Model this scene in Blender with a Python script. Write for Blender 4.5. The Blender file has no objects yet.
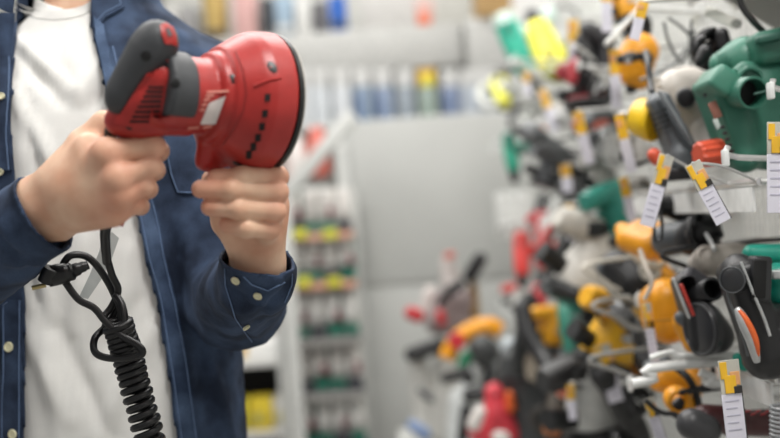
import bpy, bmesh, math, random
import numpy as np
from mathutils import Vector, Matrix
from mathutils.bvhtree import BVHTree
random.seed(7)
SC = bpy.context.scene
COL = SC.collection

# ------------------------------------------------------------------ camera, light, exposure
FPX = 1083.0; ROLL = math.radians(4.0)
CAM = Vector((0, 0, 1.2))
Rv = Vector((math.cos(ROLL), 0, -math.sin(ROLL))); Uv = Vector((math.sin(ROLL), 0, math.cos(ROLL))); Fv = Vector((0, 1, 0))
cd = bpy.data.cameras.new('camera'); cam = bpy.data.objects.new('camera', cd); COL.objects.link(cam)
cd.sensor_width = 36; cd.lens = FPX / 780 * 36; cd.clip_start = 0.05
M = Matrix((Rv, Uv, -Fv)).transposed().to_4x4(); M.translation = CAM; cam.matrix_world = M
cd.dof.use_dof = True; cd.dof.focus_distance = 1.02; cd.dof.aperture_fstop = 2.7
SC.camera = cam
SC.view_settings.view_transform = 'Standard'; SC.view_settings.look = 'None'
SC.view_settings.exposure = -0.12; SC.view_settings.gamma = 1
w = bpy.data.worlds.new('world'); SC.world = w; w.use_nodes = True
w.node_tree.nodes['Background'].inputs[0].default_value = (1.0, 0.985, 0.96, 1)
w.node_tree.nodes['Background'].inputs[1].default_value = 0.38
def area(name, loc, target, size, power, col=(1, .98, .95), sy=None):
    l = bpy.data.lights.new(name, 'AREA'); l.energy = power; l.size = size; l.color = col
    if sy: l.shape = 'RECTANGLE'; l.size_y = sy
    o = bpy.data.objects.new(name, l); COL.objects.link(o); o.location = loc
    o.rotation_euler = (Vector(target) - Vector(loc)).to_track_quat('-Z', 'Y').to_euler()
area('ceiling_light_front', (0.35, 0.25, 2.7), (-0.2, 1.1, 1.1), 0.45, 28)
area('ceiling_light_aisle', (-0.1, 2.2, 3.0), (0.1, 2.2, 0), 1.0, 80, sy=2.4)
area('ceiling_light_back', (0.0, 4.6, 3.0), (0.1, 4.9, 0), 2.5, 66)
area('added_wall_fill_left', (-1.0, 0.8, 2.6), (0.64, 1.35, 1.1), 1.0, 11)  # unseen fill lamp, added to brighten the right wall and its mesh

def P(px, py, d):
    return CAM + Fv * d + Rv * ((px - 390) / FPX * d) + Uv * ((219 - py) / FPX * d)
def toPx(V):   # numpy (n,3) -> px,py,depth
    v = V - np.array(CAM); d = v[:, 1]
    return 390 + v @ np.array(Rv) / d * FPX, 219 - v @ np.array(Uv) / d * FPX, d

# ------------------------------------------------------------------ materials
def lin(h):
    h = h.lstrip('#'); c = [int(h[i:i + 2], 16) / 255 for i in (0, 2, 4)]
    return tuple(x / 12.92 if x <= .04045 else ((x + .055) / 1.055) ** 2.4 for x in c) + (1,)
MATS = {}
def mat(name, col, rough=.5, metal=0, var=0.06, scale=40, bump=0, bscale=300, spec=.5, trans=0, sss=0):
    if name in MATS: return MATS[name]
    m = bpy.data.materials.new(name); m.use_nodes = True; nt = m.node_tree; b = nt.nodes['Principled BSDF']
    c = lin(col)
    b.inputs['Roughness'].default_value = rough; b.inputs['Metallic'].default_value = metal
    b.inputs['Specular IOR Level'].default_value = spec
    if trans: b.inputs['Transmission Weight'].default_value = trans
    if sss:
        b.inputs['Subsurface Weight'].default_value = sss; b.inputs['Subsurface Radius'].default_value = (1, .35, .2); b.inputs['Subsurface Scale'].default_value = .006
    tc = nt.nodes.new('ShaderNodeTexCoord'); n = nt.nodes.new('ShaderNodeTexNoise'); n.inputs['Scale'].default_value = scale
    nt.links.new(tc.outputs['Object'], n.inputs['Vector'])
    r = nt.nodes.new('ShaderNodeValToRGB'); r.color_ramp.elements[0].position = .3; r.color_ramp.elements[1].position = .7
    r.color_ramp.elements[0].color = tuple(x * (1 - var * 2) for x in c[:3]) + (1,)
    r.color_ramp.elements[1].color = tuple(min(1, x * (1 + var * 2)) for x in c[:3]) + (1,)
    nt.links.new(n.outputs['Fac'], r.inputs['Fac']); nt.links.new(r.outputs['Color'], b.inputs['Base Color'])
    if bump:
        n2 = nt.nodes.new('ShaderNodeTexNoise'); n2.inputs['Scale'].default_value = bscale
        nt.links.new(tc.outputs['Object'], n2.inputs['Vector'])
        bp = nt.nodes.new('ShaderNodeBump'); bp.inputs['Strength'].default_value = bump; bp.inputs['Distance'].default_value = .001
        nt.links.new(n2.outputs['Fac'], bp.inputs['Height']); nt.links.new(bp.outputs['Normal'], b.inputs['Normal'])
    MATS[name] = m
    return m
def cmat(col, rough=.45):          # plain plastic of a colour
    return mat('plastic_' + col.lstrip('#') + ('_%d' % int(rough * 100)), col, rough)
def skin_mat():
    m = mat('skin', '#d9a88c', .5, var=.10, scale=38, bump=.25, bscale=700, sss=.12, spec=.4)
    r = [n for n in m.node_tree.nodes if n.type == 'VALTORGB'][0]
    r.color_ramp.elements[0].color = lin('#d09f83'); r.color_ramp.elements[1].color = lin('#e2bda1')
    nt = m.node_tree; b = nt.nodes['Principled BSDF']; at = nt.nodes.new('ShaderNodeAttribute'); at.attribute_name = 'flush'
    mx = nt.nodes.new('ShaderNodeMix'); mx.data_type = 'RGBA'; nt.links.new(at.outputs['Fac'], mx.inputs['Factor']); nt.links.new(r.outputs['Color'], mx.inputs['A']); mx.inputs['B'].default_value = lin('#cf8069'); nt.links.new(mx.outputs['Result'], b.inputs['Base Color'])
    return m
def denim(name, c1, c2):
    m = mat(name, c1, .85, var=.1, scale=25, spec=.2)
    nt = m.node_tree; b = nt.nodes['Principled BSDF']; tc = [n for n in nt.nodes if n.type == 'TEX_COORD'][0]
    r = [n for n in nt.nodes if n.type == 'VALTORGB'][0]
    r.color_ramp.elements[0].color = lin(c1); r.color_ramp.elements[1].color = lin(c2)
    r.color_ramp.elements[0].position = .35; r.color_ramp.elements[1].position = .68
    mp = nt.nodes.new('ShaderNodeMapping'); mp.inputs['Scale'].default_value = (1, 1, .35)
    nt.links.new(tc.outputs['Object'], mp.inputs['Vector'])
    n2 = nt.nodes.new('ShaderNodeTexNoise'); n2.inputs['Scale'].default_value = 900
    nt.links.new(mp.outputs['Vector'], n2.inputs['Vector'])
    mx = nt.nodes.new('ShaderNodeMix'); mx.data_type = 'RGBA'; mx.blend_type = 'OVERLAY'; mx.inputs['Factor'].default_value = .35
    nt.links.new(r.outputs['Color'], mx.inputs['A']); nt.links.new(n2.outputs['Fac'], mx.inputs['B'])
    nt.links.new(mx.outputs['Result'], b.inputs['Base Color'])
    bp = nt.nodes.new('ShaderNodeBump'); bp.inputs['Strength'].default_value = .35; bp.inputs['Distance'].default_value = .0008
    n3 = nt.nodes.new('ShaderNodeTexNoise'); n3.inputs['Scale'].default_value = 160; n3.inputs['Detail'].default_value = 5
    nt.links.new(tc.outputs['Object'], n3.inputs['Vector']); nt.links.new(n3.outputs['Fac'], bp.inputs['Height'])
    nt.links.new(bp.outputs['Normal'], b.inputs['Normal'])
    return m

# ------------------------------------------------------------------ object helpers
def tag(o, label=None, cat=None, group=None, kind=None):
    if label: o['label'] = label
    if cat: o['category'] = cat
    if group: o['group'] = group
    if kind: o['kind'] = kind
    return o
def empty(name, loc, label, cat, group=None):
    o = bpy.data.objects.new(name, None); o.empty_display_size = .05; COL.objects.link(o); o.location = loc
    return tag(o, label, cat, group)
def link_mesh(name, me, m, parent=None, sharp=None):
    o = bpy.data.objects.new(name, me); COL.objects.link(o)
    if m: me.materials.append(m)
    if len(me.polygons):
        me.polygons.foreach_set('use_smooth', [True] * len(me.polygons))
        if sharp: me.set_sharp_from_angle(angle=math.radians(sharp))
    if parent:
        o.parent = parent
        o.matrix_parent_inverse = world_of(parent).inverted()
    me.update()
    return o
def world_of(o):
    mw = o.matrix_basis.copy()
    if o.parent: mw = world_of(o.parent) @ o.matrix_parent_inverse @ mw
    return mw
def from_np(name, V, Q, m, parent=None, sharp=None):
    me = bpy.data.meshes.new(name)
    me.from_pydata([tuple(v) for v in V.tolist()], [], [tuple(q) for q in Q.tolist()])
    return link_mesh(name, me, m, parent, sharp)

class MB:                                            # collects shapes into ONE mesh
    def __init__(s): s.bm = bmesh.new()
    def _x(s, vs, mx):
        if mx is not None:
            for v in vs: v.co = mx @ v.co
    def box(s, c, size, rot=None, bev=0, seg=2):
        r = bmesh.ops.create_cube(s.bm, size=1); vs = r['verts']
        for v in vs: v.co = Vector((v.co.x * size[0], v.co.y * size[1], v.co.z * size[2]))
        if bev:
            es = list({e for v in vs for e in v.link_edges})
            k = bmesh.ops.bevel(s.bm, geom=es + vs, offset=min(bev, min(size) * .45), segments=seg, affect='EDGES', profile=.5)
            vs = list({v for f in k['faces'] for v in f.verts} | {v for v in vs if v.is_valid})
        mx = Matrix.Translation(c) @ (rot.to_4x4() if rot is not None else Matrix.Identity(4))
        s._x(vs, mx); return s
    def loft(s, secs, n=20, exp=2.0, mx=None, cap=True):
        # secs: (center Vector, a Vector half axis, b Vector half axis)
        rings = []
        for c, a, b in secs:
            ring = []
            for i in range(n):
                t = 2 * math.pi * i / n; ct, st = math.cos(t), math.sin(t)
                x = math.copysign(abs(ct) ** (2 / exp), ct); y = math.copysign(abs(st) ** (2 / exp), st)
                p = Vector(c) + Vector(a) * x + Vector(b) * y
                ring.append(s.bm.verts.new(mx @ p if mx is not None else p))
            rings.append(ring)
        for r0, r1 in zip(rings, rings[1:]):
            for i in range(n): s.bm.faces.new((r0[i], r0[(i + 1) % n], r1[(i + 1) % n], r1[i]))
        if cap:
            s.bm.faces.new(rings[0][::-1]); s.bm.faces.new(rings[-1])
        return s
    def xloft(s, secs, n=20, exp=2.6, mx=None):       # along x: (x, halfY, halfZ, zc[, yc])
        L = []
        for q in secs:
            x, hy, hz, zc = q[:4]; yc = q[4] if len(q) > 4 else 0
            L.append((Vector((x, yc, zc)), Vector((0, hy, 0)), Vector((0, 0, hz))))
        return s.loft(L, n, exp, mx)
    def zloft(s, secs, n=20, exp=2.6, mx=None):       # along z: (z, halfX, halfY, xc)
        L = [(Vector((q[3] if len(q) > 3 else 0, q[4] if len(q) > 4 else 0, q[0])), Vector((q[1], 0, 0)), Vector((0, q[2], 0))) for q in secs]
        return s.loft(L, n, exp, mx)
    def lathe(s, prof, a, b, n=24, cap=True):         # prof: (t 0..1 or metres along, r); from a to b direction
        a = Vector(a); b = Vector(b); ax = (b - a).normalized(); u = ax.orthogonal().normalized(); v = ax.cross(u)
        return s.loft([(a + ax * t, u * r, v * r) for t, r in prof], n, 2.0, None, cap)
    def cyl(s, a, b, r, n=20, bev=0):
        L = (Vector(b) - Vector(a)).length
        if bev: pr = [(0, r - bev), (bev * .3, r - bev * .3), (bev, r), (L - bev, r), (L - bev * .3, r - bev * .3), (L, r - bev)]
        else: pr = [(0, r), (L, r)]
        return s.lathe(pr, a, b, n)
    def ell(s, c, rad, rot=None, n=16):
        r = bmesh.ops.create_uvsphere(s.bm, u_segments=n, v_segments=max(8, n * 2 // 3), radius=1)
        mx = Matrix.Translation(c) @ (rot.to_4x4() if rot is not None else Matrix.Identity(4)) @ Matrix.Diagonal((*rad, 1))
        s._x(r['verts'], mx); return s
    def tube(s, pts, r, n=8, smooth=6, closed=False):
        pts = [Vector(p) for p in pts]
        if smooth and len(pts) > 2:
            out = []
            N = len(pts)
            for i in range(N - 1):
                p0 = pts[max(i - 1, 0)]; p1 = pts[i]; p2 = pts[i + 1]; p3 = pts[min(i + 2, N - 1)]
                for k in range(smooth):
                    t = k / smooth
                    out.append(.5 * ((2 * p1) + (p2 - p0) * t + (2 * p0 - 5 * p1 + 4 * p2 - p3) * t * t + (3 * p1 - p0 - 3 * p2 + p3) * t ** 3))
            out.append(pts[-1]); pts = out
        u = None; secs = []
        for i, p in enumerate(pts):
            tng = (pts[min(i + 1, len(pts) - 1)] - pts[max(i - 1, 0)]).normalized()
            if u is None: u = tng.orthogonal().normalized()
            u = (u - tng * u.dot(tng)).normalized(); v = tng.cross(u)
            rr = r(i / (len(pts) - 1)) if callable(r) else r
            secs.append((p, u * rr, v * rr))
        return s.loft(secs, n, 2.0)
    def torus(s, c, ax, R, r, n=28, m=8):
        ax = Vector(ax).normalized(); u = ax.orthogonal().normalized(); v = ax.cross(u); rings = []
        for i in range(n):
            t = 2 * math.pi * i / n; d = u * math.cos(t) + v * math.sin(t)
            rings.append([s.bm.verts.new(Vector(c) + d * (R + r * math.cos(2 * math.pi * j / m)) + ax * (r * math.sin(2 * math.pi * j / m))) for j in range(m)])
        for i in range(n):
            a, b = rings[i], rings[(i + 1) % n]
            for j in range(m): s.bm.faces.new((a[j], b[j], b[(j + 1) % m], a[(j + 1) % m]))
        return s
    def plate(s, poly, thick, mx=None):               # polygon in xz plane, thickness along y
        a = [s.bm.verts.new(Vector((x, -thick / 2, z))) for x, z in poly]; b = [s.bm.verts.new(Vector((x, thick / 2, z))) for x, z in poly]
        n = len(poly); s.bm.faces.new(a); s.bm.faces.new(b[::-1])
        for i in range(n): s.bm.faces.new((a[i], b[i], b[(i + 1) % n], a[(i + 1) % n]))
        s._x(a + b, mx); return s
    def build(s, name, m, parent=None, xf=None, sharp=40):
        bmesh.ops.recalc_face_normals(s.bm, faces=s.bm.faces)
        if xf is not None:
            for v in s.bm.verts: v.co = xf @ v.co
        me = bpy.data.meshes.new(name); s.bm.to_mesh(me); s.bm.free()
        return link_mesh(name, me, m, parent, sharp)

# ------------------------------------------------------------------ signed distance meshing
def A3(v): return np.array(v, dtype=np.float32).reshape(3, 1, 1, 1)
def s_cone(p, a, b, r1, r2):
    a = A3(a); b = A3(b); ba = b - a; pa = p - a
    h = np.clip((pa * ba).sum(0) / max(float((ba * ba).sum()), 1e-12), 0, 1)
    q = pa - ba * h
    return np.sqrt((q * q).sum(0)) - (r1 + (r2 - r1) * h)
def s_box(p, c, axes, half, rr):
    d = p - A3(c); q = [np.abs((d * A3(ax)).sum(0)) - (h - rr) for ax, h in zip(axes, half)]
    q = np.stack(q); return np.sqrt((np.maximum(q, 0) ** 2).sum(0)) + np.minimum(q.max(0), 0) - rr
def s_ell(p, c, axes, rad):
    d = p - A3(c); q = np.stack([(d * A3(ax)).sum(0) / r for ax, r in zip(axes, rad)])
    k = np.sqrt((q * q).sum(0)); return (k - 1) * min(rad)
def smin(a, b, k):
    h = np.clip(.5 + .5 * (b - a) / k, 0, 1); return b + (a - b) * h - k * h * (1 - h)
def s_rev(p, c, ax, prof):                            # revolved radius profile, (t, r) along ax from c
    d = p - A3(c); t = (d * A3(ax)).sum(0); q = d - A3(ax) * t; r = np.sqrt((q * q).sum(0))
    poly = [(prof[0][0], 0)] + list(prof) + [(prof[-1][0], 0)]
    best = None; inside = np.zeros(t.shape, bool); n = len(poly)
    for i in range(n):
        x0, y0 = poly[i]; x1, y1 = poly[(i + 1) % n]; ex, ey = x1 - x0, y1 - y0; L = ex * ex + ey * ey
        if L > 1e-14 and not (y0 == 0 and y1 == 0):
            h = np.clip(((t - x0) * ex + (r - y0) * ey) / L, 0, 1)
            dd = (t - x0 - ex * h) ** 2 + (r - y0 - ey * h) ** 2
            best = dd if best is None else np.minimum(best, dd)
        if x0 != x1:
            c1 = (x0 > t) != (x1 > t); inside ^= c1 & (r < (y0 + (t - x0) * ey / ex))
    return np.where(inside, -1, 1) * np.sqrt(best)
def nets(f, lo, hi, res):
    lo = np.array(lo, dtype=np.float32); hi = np.array(hi, dtype=np.float32)
    n = np.ceil((hi - lo) / res).astype(int) + 1
    g = [lo[i] + res * np.arange(n[i], dtype=np.float32) for i in range(3)]
    p = np.stack(np.meshgrid(*g, indexing='ij')); V = f(p); S = V < 0
    n0, n1, n2 = V.shape
    acc = np.zeros((3, n0 - 1, n1 - 1, n2 - 1), np.float32); cnt = np.zeros((n0 - 1, n1 - 1, n2 - 1), np.float32)
    quads = []
    for ax in range(3):
        sl0 = [slice(None)] * 3; sl1 = [slice(None)] * 3; sl0[ax] = slice(0, -1); sl1[ax] = slice(1, None)
        a = V[tuple(sl0)]; b = V[tuple(sl1)]; cr = S[tuple(sl0)] != S[tuple(sl1)]
        den = np.where(cr, a - b, 1); t = np.where(cr, a / den, 0)
        o1, o2 = [k for k in range(3) if k != ax]
        I = np.array(np.nonzero(cr)); tv = t[cr]
        for d1 in (0, 1):
            for d2 in (0, 1):
                J = I.copy(); J[o1] -= d1; J[o2] -= d2
                ok = (J[o1] >= 0) & (J[o2] >= 0) & (J[o1] < acc.shape[o1 + 1]) & (J[o2] < acc.shape[o2 + 1])
                Jk = J[:, ok]; pos = I[:, ok].astype(np.float32); pos[ax] += tv[ok]
                for c in range(3): np.add.at(acc[c], tuple(Jk), pos[c])
                np.add.at(cnt, tuple(Jk), 1)
        ok = (I[o1] > 0) & (I[o2] > 0) & (I[o1] < acc.shape[o1 + 1]) & (I[o2] < acc.shape[o2 + 1])
        K = I[:, ok]; sgn = S[tuple(sl0)][tuple(K)]
        def cell(d1, d2):
            J = K.copy(); J[o1] -= d1; J[o2] -= d2; return np.ravel_multi_index(tuple(J), cnt.shape)
        q = np.stack([cell(0, 0), cell(1, 0), cell(1, 1), cell(0, 1)], 1)
        flip = sgn if ax != 1 else ~sgn
        q[~flip] = q[~flip][:, ::-1]; quads.append(q)
    Q = np.concatenate(quads); used = np.unique(Q)
    idx = np.full(cnt.size, -1); idx[used] = np.arange(len(used))
    c = cnt.reshape(-1)[used]; Vt = np.stack([acc[k].reshape(-1)[used] / c for k in range(3)], 1) * res + lo
    return Vt, idx[Q]
def relax(V, Q, it=2, k=.5):
    E = np.concatenate([Q[:, [0, 1]], Q[:, [1, 2]], Q[:, [2, 3]], Q[:, [3, 0]]])
    for _ in range(it):
        s = np.zeros_like(V); c = np.zeros(len(V), np.float32)
        for a, b in ((0, 1), (1, 0)):
            np.add.at(s, E[:, a], V[E[:, b]]); np.add.at(c, E[:, a], 1)
        V = V + k * (s / c[:, None] - V)
    return V
def vnormals(V, Q):
    n = np.cross(V[Q[:, 2]] - V[Q[:, 0]], V[Q[:, 3]] - V[Q[:, 1]]); N = np.zeros_like(V)
    for i in range(4): np.add.at(N, Q[:, i], n)
    return N / np.maximum(np.linalg.norm(N, axis=1, keepdims=True), 1e-9)
def bounds(pts, m):
    a = np.array([list(p) for p in pts]); return a.min(0) - m, a.max(0) + m

def bvh_of(*objs):
    vs = []; fs = []
    for o in objs:
        mw = world_of(o); k = len(vs); vs += [mw @ v.co for v in o.data.vertices]; fs += [[k + i for i in f.vertices] for f in o.data.polygons]
    return BVHTree.FromPolygons(vs, fs)
def cast(bvh, px, py, fallback=None):
    d = (P(px, py, 1) - CAM).normalized(); h = bvh.ray_cast(CAM, d)
    if h[0] is None: return (fallback, -d) if fallback else (None, None)
    n = h[1] if h[1].dot(d) < 0 else -h[1]
    return h[0], n
def patch(bvh, rows, off, thick, name, m, parent, sub=3):
    # rows: list of lists of pixel points seen on a surface; a cloth or plastic piece laid on it with thickness
    n = len(rows[0]); out = []
    def lerp(a, b, t): return (a[0] + (b[0] - a[0]) * t, a[1] + (b[1] - a[1]) * t)
    R2 = []
    for r0, r1 in zip(rows, rows[1:]):
        for k in range(sub): R2.append([lerp(a, b, k / sub) for a, b in zip(r0, r1)])
    R2.append(rows[-1]); R3 = []
    for r in R2:
        q = []
        for a, b in zip(r, r[1:]):
            for k in range(sub): q.append(lerp(a, b, k / sub))
        q.append(r[-1]); R3.append(q)
    bm = bmesh.new(); G = []
    H = [[cast(bvh, x, y) for x, y in r] for r in R3]
    ok = sorted(h[0].y for g in H for h in g if h[0] is not None); med = ok[len(ok) // 3] if ok else 1.1
    D = [[(h[0].y if h[0] is not None and abs(h[0].y - med) < .045 else None) for h in g] for g in H]
    for i, r in enumerate(R3):
        g = []
        for j, (x, y) in enumerate(r):
            h, nn = H[i][j]
            if D[i][j] is None:                       # past the edge: continue the nearest hit
                best = min(((abs(a - i) + abs(b_ - j), D[a][b_], H[a][b_][1]) for a in range(len(D)) for b_ in range(len(D[a])) if D[a][b_] is not None), key=lambda q: q[0], default=(0, med, -Fv))
                h = P(x, y, best[1]); nn = best[2]
            g.append((h + nn * off, nn))
        G.append(g)
    T = [[bm.verts.new(p + nn * thick) for p, nn in g] for g in G]; B = [[bm.verts.new(p) for p, nn in g] for g in G]
    a, b = len(T), len(T[0])
    for i in range(a - 1):
        for j in range(b - 1):
            bm.faces.new((T[i][j], T[i][j + 1], T[i + 1][j + 1], T[i + 1][j])); bm.faces.new((B[i][j], B[i + 1][j], B[i + 1][j + 1], B[i][j + 1]))
    for i in range(a - 1):
        for j in (0, b - 1): bm.faces.new((T[i][j], T[i + 1][j], B[i + 1][j], B[i][j]))
    for j in range(b - 1):
        for i in (0, a - 1): bm.faces.new((T[i][j], T[i][j + 1], B[i][j + 1], B[i][j]))
    bmesh.ops.recalc_face_normals(bm, faces=bm.faces)
    me = bpy.data.meshes.new(name); bm.to_mesh(me); bm.free()
    return link_mesh(name, me, m, parent, 60)
def stud(bvh, px, py, r, h, name, m, parent, rim=0, sx=1, ang=0):
    p, n = cast(bvh, px, py)
    if p is None: return
    if rim:                                          # average the surface normal under the button
        q = [cast(bvh, px + a, py + b) for a, b in ((0, 0), (5, 0), (-5, 0), (0, 5), (0, -5))]; q = [x[1] for x in q if x[0] is not None and (x[0] - p).length < .02]; n = (sum(q, Vector()) + n * .01).normalized()
    mb = MB()
    if rim: mb.lathe([(0, r * .9), (h * .6, r), (h, r * .9), (h, r * .72), (h * .7, r * .65), (h * .7, r * .001)], p + n * .0016, p + n, 16)
    else: mb.lathe([(0, r), (h * .7, r), (h, r * .85)], p - n * .001, p + n, 14)
    if sx != 1:
        d = (Rv * math.cos(ang) + Uv * math.sin(ang)); d = (d - n * d.dot(n)).normalized()
        for v in mb.bm.verts:
            q = v.co - p; v.co = p + q + d * (q.dot(d) * (sx - 1))
    return mb.build(name, m, parent)

# ------------------------------------------------------------------ the setting
WX = 0.64; YB = 5.6
white_wall = mat('painted_wall', '#b9b9b4', .8, var=.03, scale=3)
mat_floor = mat('floor_tile', '#a9a8a4', .35, var=.04, scale=4)
def sbox(name, lo, hi, m):
    c = [(a + b) / 2 for a, b in zip(lo, hi)]; s = [b - a for a, b in zip(lo, hi)]
    o = MB().box((0, 0, 0), s).build(name, m); o.location = c; tag(o, kind='structure'); return o
sbox('floor', (-3.2, -1.2, -.05), (WX + .1, YB + .1, 0), mat_floor)
sbox('wall_back', (-3.2, YB, 0), (WX + .1, YB + .1, 3.2), white_wall)
sbox('wall_right', (WX, -.2, 0), (WX + .1, YB, 3.2), mat('display_wall', '#efefec', .7, var=.02, scale=3))

# ------------------------------------------------------------------ the person
skin = skin_mat()
den = denim('denim', '#20293a', '#3f4e67')
den_light = denim('denim_band', '#2d3b52', '#51637f')
tee = mat('white_cotton', '#e4e3df', .9, var=.02, scale=30, bump=.15, bscale=500, spec=.2)
BX = -.335; BY = 1.275; CZ = CAM.z
person = empty('person', (BX, BY, 0), 'person in open blue denim shirt and white t-shirt, both hands around a red sander', 'person')

Zt = np.array([-.42, -.33, -.25, -.1, 0, .1, .16, .20, .235, .27, .31], np.float32)
At = np.array([.150, .145, .132, .134, .142, .152, .155, .135, .095, .062, .058], np.float32)
Bt = np.array([.100, .098, .096, .100, .106, .108, .100, .088, .070, .060, .058], np.float32)
Yt = np.array([0, 0, 0, 0, 0, 0, .004, .010, .018, .022, .020], np.float32)
def s_torso(p, off=0, zlo=-.3, zhi=.3):
    z = p[2] - CZ; a = np.interp(z, Zt, At).astype(np.float32) + off; b = np.interp(z, Zt, Bt).astype(np.float32) + off
    y = p[1] - BY - np.interp(z, Zt, Yt).astype(np.float32); x = p[0] - BX
    k = ((np.abs(x) / a) ** 2.3 + (np.abs(y) / b) ** 2.3) ** (1 / 2.3)
    d = (k - 1) * np.minimum(a, b)
    return np.maximum(d, np.maximum(z - zhi, zlo - z))
def W(x, y, z): return (BX + x, BY + y, CZ + z)
# arm joints
shL = W(.135, .01, .150); elL = P(237, 301, 1.17); wrL = P(258, 266, .97)
shR = W(-.135, .01, .150); elR = P(-95, 322, 1.13); wrR = P(44, 210, .925)

HR_J = {  # hand on the grip: metacarpal head, then finger joints, with radii
 'index': [(107, 153, .860), (154, 147, .867), (158, 151, .896), (142, 151, .908)],
 'middle': [(118, 178, .858), (152, 167, .864), (155, 170, .893), (139, 171, .906)],
 'ring': [(121, 197, .863), (145, 186, .867), (148, 189, .894), (134, 190, .905)],
 'little': [(113, 213, .873), (136, 204, .875), (140, 206, .897), (128, 207, .905)]}
HR_R = {'index': (.0104, .0090, .0086, .0078), 'middle': (.0096, .0081, .0078, .0072), 'ring': (.0090, .0077, .0074, .007), 'little': (.0086, .0073, .0070, .0065)}
def hand(p, J, R, wrist, wr, thumb, thr, meta_k, extra=(), webk=.010):
    palm = None
    for n in J:
        m = s_cone(p, wrist, P(*J[n][0]), wr * .62, R[n][0] * 1.02)
        palm = m if palm is None else smin(palm, m, meta_k)
    for a, b, r1, r2 in extra: palm = smin(palm, s_cone(p, a, b, r1, r2), .014)
    out = palm
    th = None
    for i in range(len(thumb) - 1):
        c = s_cone(p, thumb[i], thumb[i + 1], thr[i], thr[i + 1]); th = c if th is None else smin(th, c, .004)
    out = smin(out, th, .010)
    fs = None
    for n in J:
        q = [P(*j) for j in J[n]]; f = None
        for i in range(3):
            c = s_cone(p, q[i], q[i + 1], R[n][i] * (.93 if i else .96), R[n][i + 1])
            f = c if f is None else smin(f, c, .003)
            if i < 2: f = smin(f, s_ell(p, q[i + 1], ((1, 0, 0), (0, 1, 0), (0, 0, 1)), (R[n][i + 1] * 1.04,) * 3), .003)
        k0 = s_ell(p, q[0], ((1, 0, 0), (0, 1, 0), (0, 0, 1)), (R[n][0] * 1.06,) * 3)
        f = smin(f, k0, .004)
        g = smin(f, palm + .001, webk)      # each finger blends into the palm only
        fs = g if fs is None else smin(fs, g, .0006)
    return smin(fs, out, .002)
thR = [P(58, 182, .905), P(84, 145, .905), P(104, 124, .905), P(122, 122, .915)]
extraR = [(wrR, P(90, 150, .885), .020, .014), (P(75, 190, .895), P(110, 190, .885), .022, .016), (wrR, P(100, 208, .885), .019, .013)]
def f_handR(p):
    h = hand(p, HR_J, HR_R, wrR, .026, thR, (.018, .0135, .0105, .009), .016, extraR)
    return smin(h, s_cone(p, elR, wrR, .042, .0265), .02)
lo, hi = bounds([P(*j) for f in HR_J.values() for j in f] + thR + [P(20, 220, .93)], .02)
V1, Q1 = nets(f_handR, lo, hi, .0015)

HL_J = {
 'index': [(272, 190, .945), (277, 177, .903), (243, 177, .888), (216, 178, .888)],
 'middle': [(272, 206, .946), (277, 192, .897), (232, 190, .882), (201, 189, .885)],
 'ring': [(269, 222, .946), (275, 211, .897), (238, 209, .883), (210, 207, .888)],
 'little': [(264, 237, .944), (270, 229, .902), (246, 228, .888), (227, 225, .892)]}
HL_R = {'index': (.0110, .0092, .0086, .0076), 'middle': (.0110, .0092, .0087, .0078), 'ring': (.0105, .0089, .0083, .0076), 'little': (.010, .0084, .0078, .0072)}
thL = [P(245, 245, .955), P(226, 222, .955), P(216, 196, .940), P(212, 180, .925)]
extraL = [(wrL, P(262, 215, .950), .0185, .015), (wrL, P(250, 228, .948), .0175, .015)]
def f_handL(p):
    h = hand(p, HL_J, HL_R, wrL, .021, thL, (.016, .0125, .0105, .009), .014, extraL)
    return smin(h, s_cone(p, elL, wrL, .036, .0195), .012)
lo, hi = bounds([P(*j) for f in HL_J.values() for j in f] + thL + [P(256, 285, 1.0)], .02)
V2, Q2 = nets(f_handL, lo, hi, .0015)
HC = W(0, .005, .43)           # head centre
I3 = ((1, 0, 0), (0, 1, 0), (0, 0, 1))
def f_body(p):
    d = s_torso(p, -.006, -.4, .26)
    d = smin(d, s_cone(p, W(0, .018, .2), W(0, .005, .36), .056, .052), .03)
    d = smin(d, s_ell(p, HC, I3, (.074, .094, .108)), .02)
    d = smin(d, s_cone(p, W(0, -.03, .385), W(0, -.068, .355), .045, .022), .03)      # jaw and chin
    d = smin(d, s_cone(p, W(0, -.088, .44), W(0, -.105, .405), .008, .012), .012)     # nose
    for s in (-1, 1):
        d = smin(d, s_ell(p, W(s * .076, .008, .425), I3, (.009, .018, .03)), .006)   # ears
        d = np.maximum(d, -smin(s_ell(p, W(s * .032, -.098, .445), I3, (.017, .012, .009)), d + .5, .001))
        d = smin(d, s_ell(p, W(s * .032, -.078, .445), I3, (.013, .013, .0125)), .002)
        d = smin(d, s_cone(p, W(s * .08, .0, -.38), W(s * .085, 0, -.68), .082, .056), .04)
        d = smin(d, s_cone(p, W(s * .085, 0, -.68), W(s * .09, .01, -1.1), .054, .036), .02)
        d = smin(d, s_cone(p, W(s * .09, .02, -1.13), W(s * .10, -.13, -1.165), .036, .026), .03)
    d = smin(d, s_cone(p, W(-.018, -.094, .372), W(.018, -.094, .372), .007, .007), .004)
    for a, b, c in ((shL, elL, wrL), (shR, elR, wrR)):
        d = smin(d, s_cone(p, a, b, .05, .040), .035); d = smin(d, s_cone(p, b, c, .040, .024), .015)
    return d
V3, Q3 = nets(f_body, (-.80, .90, .0), (-.05, 1.46, 1.80), .009)
V3 = relax(V3, Q3, 1, .4)
V1 = relax(V1, Q1, 1, .4); V2 = relax(V2, Q2, 1, .4)
Vb = np.concatenate([V3, V1, V2]); Qb = np.concatenate([Q3, Q1 + len(V3), Q2 + len(V3) + len(V1)])
body = from_np('body', Vb, Qb, skin, person)
fl = np.zeros(len(Vb), np.float32)
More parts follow.
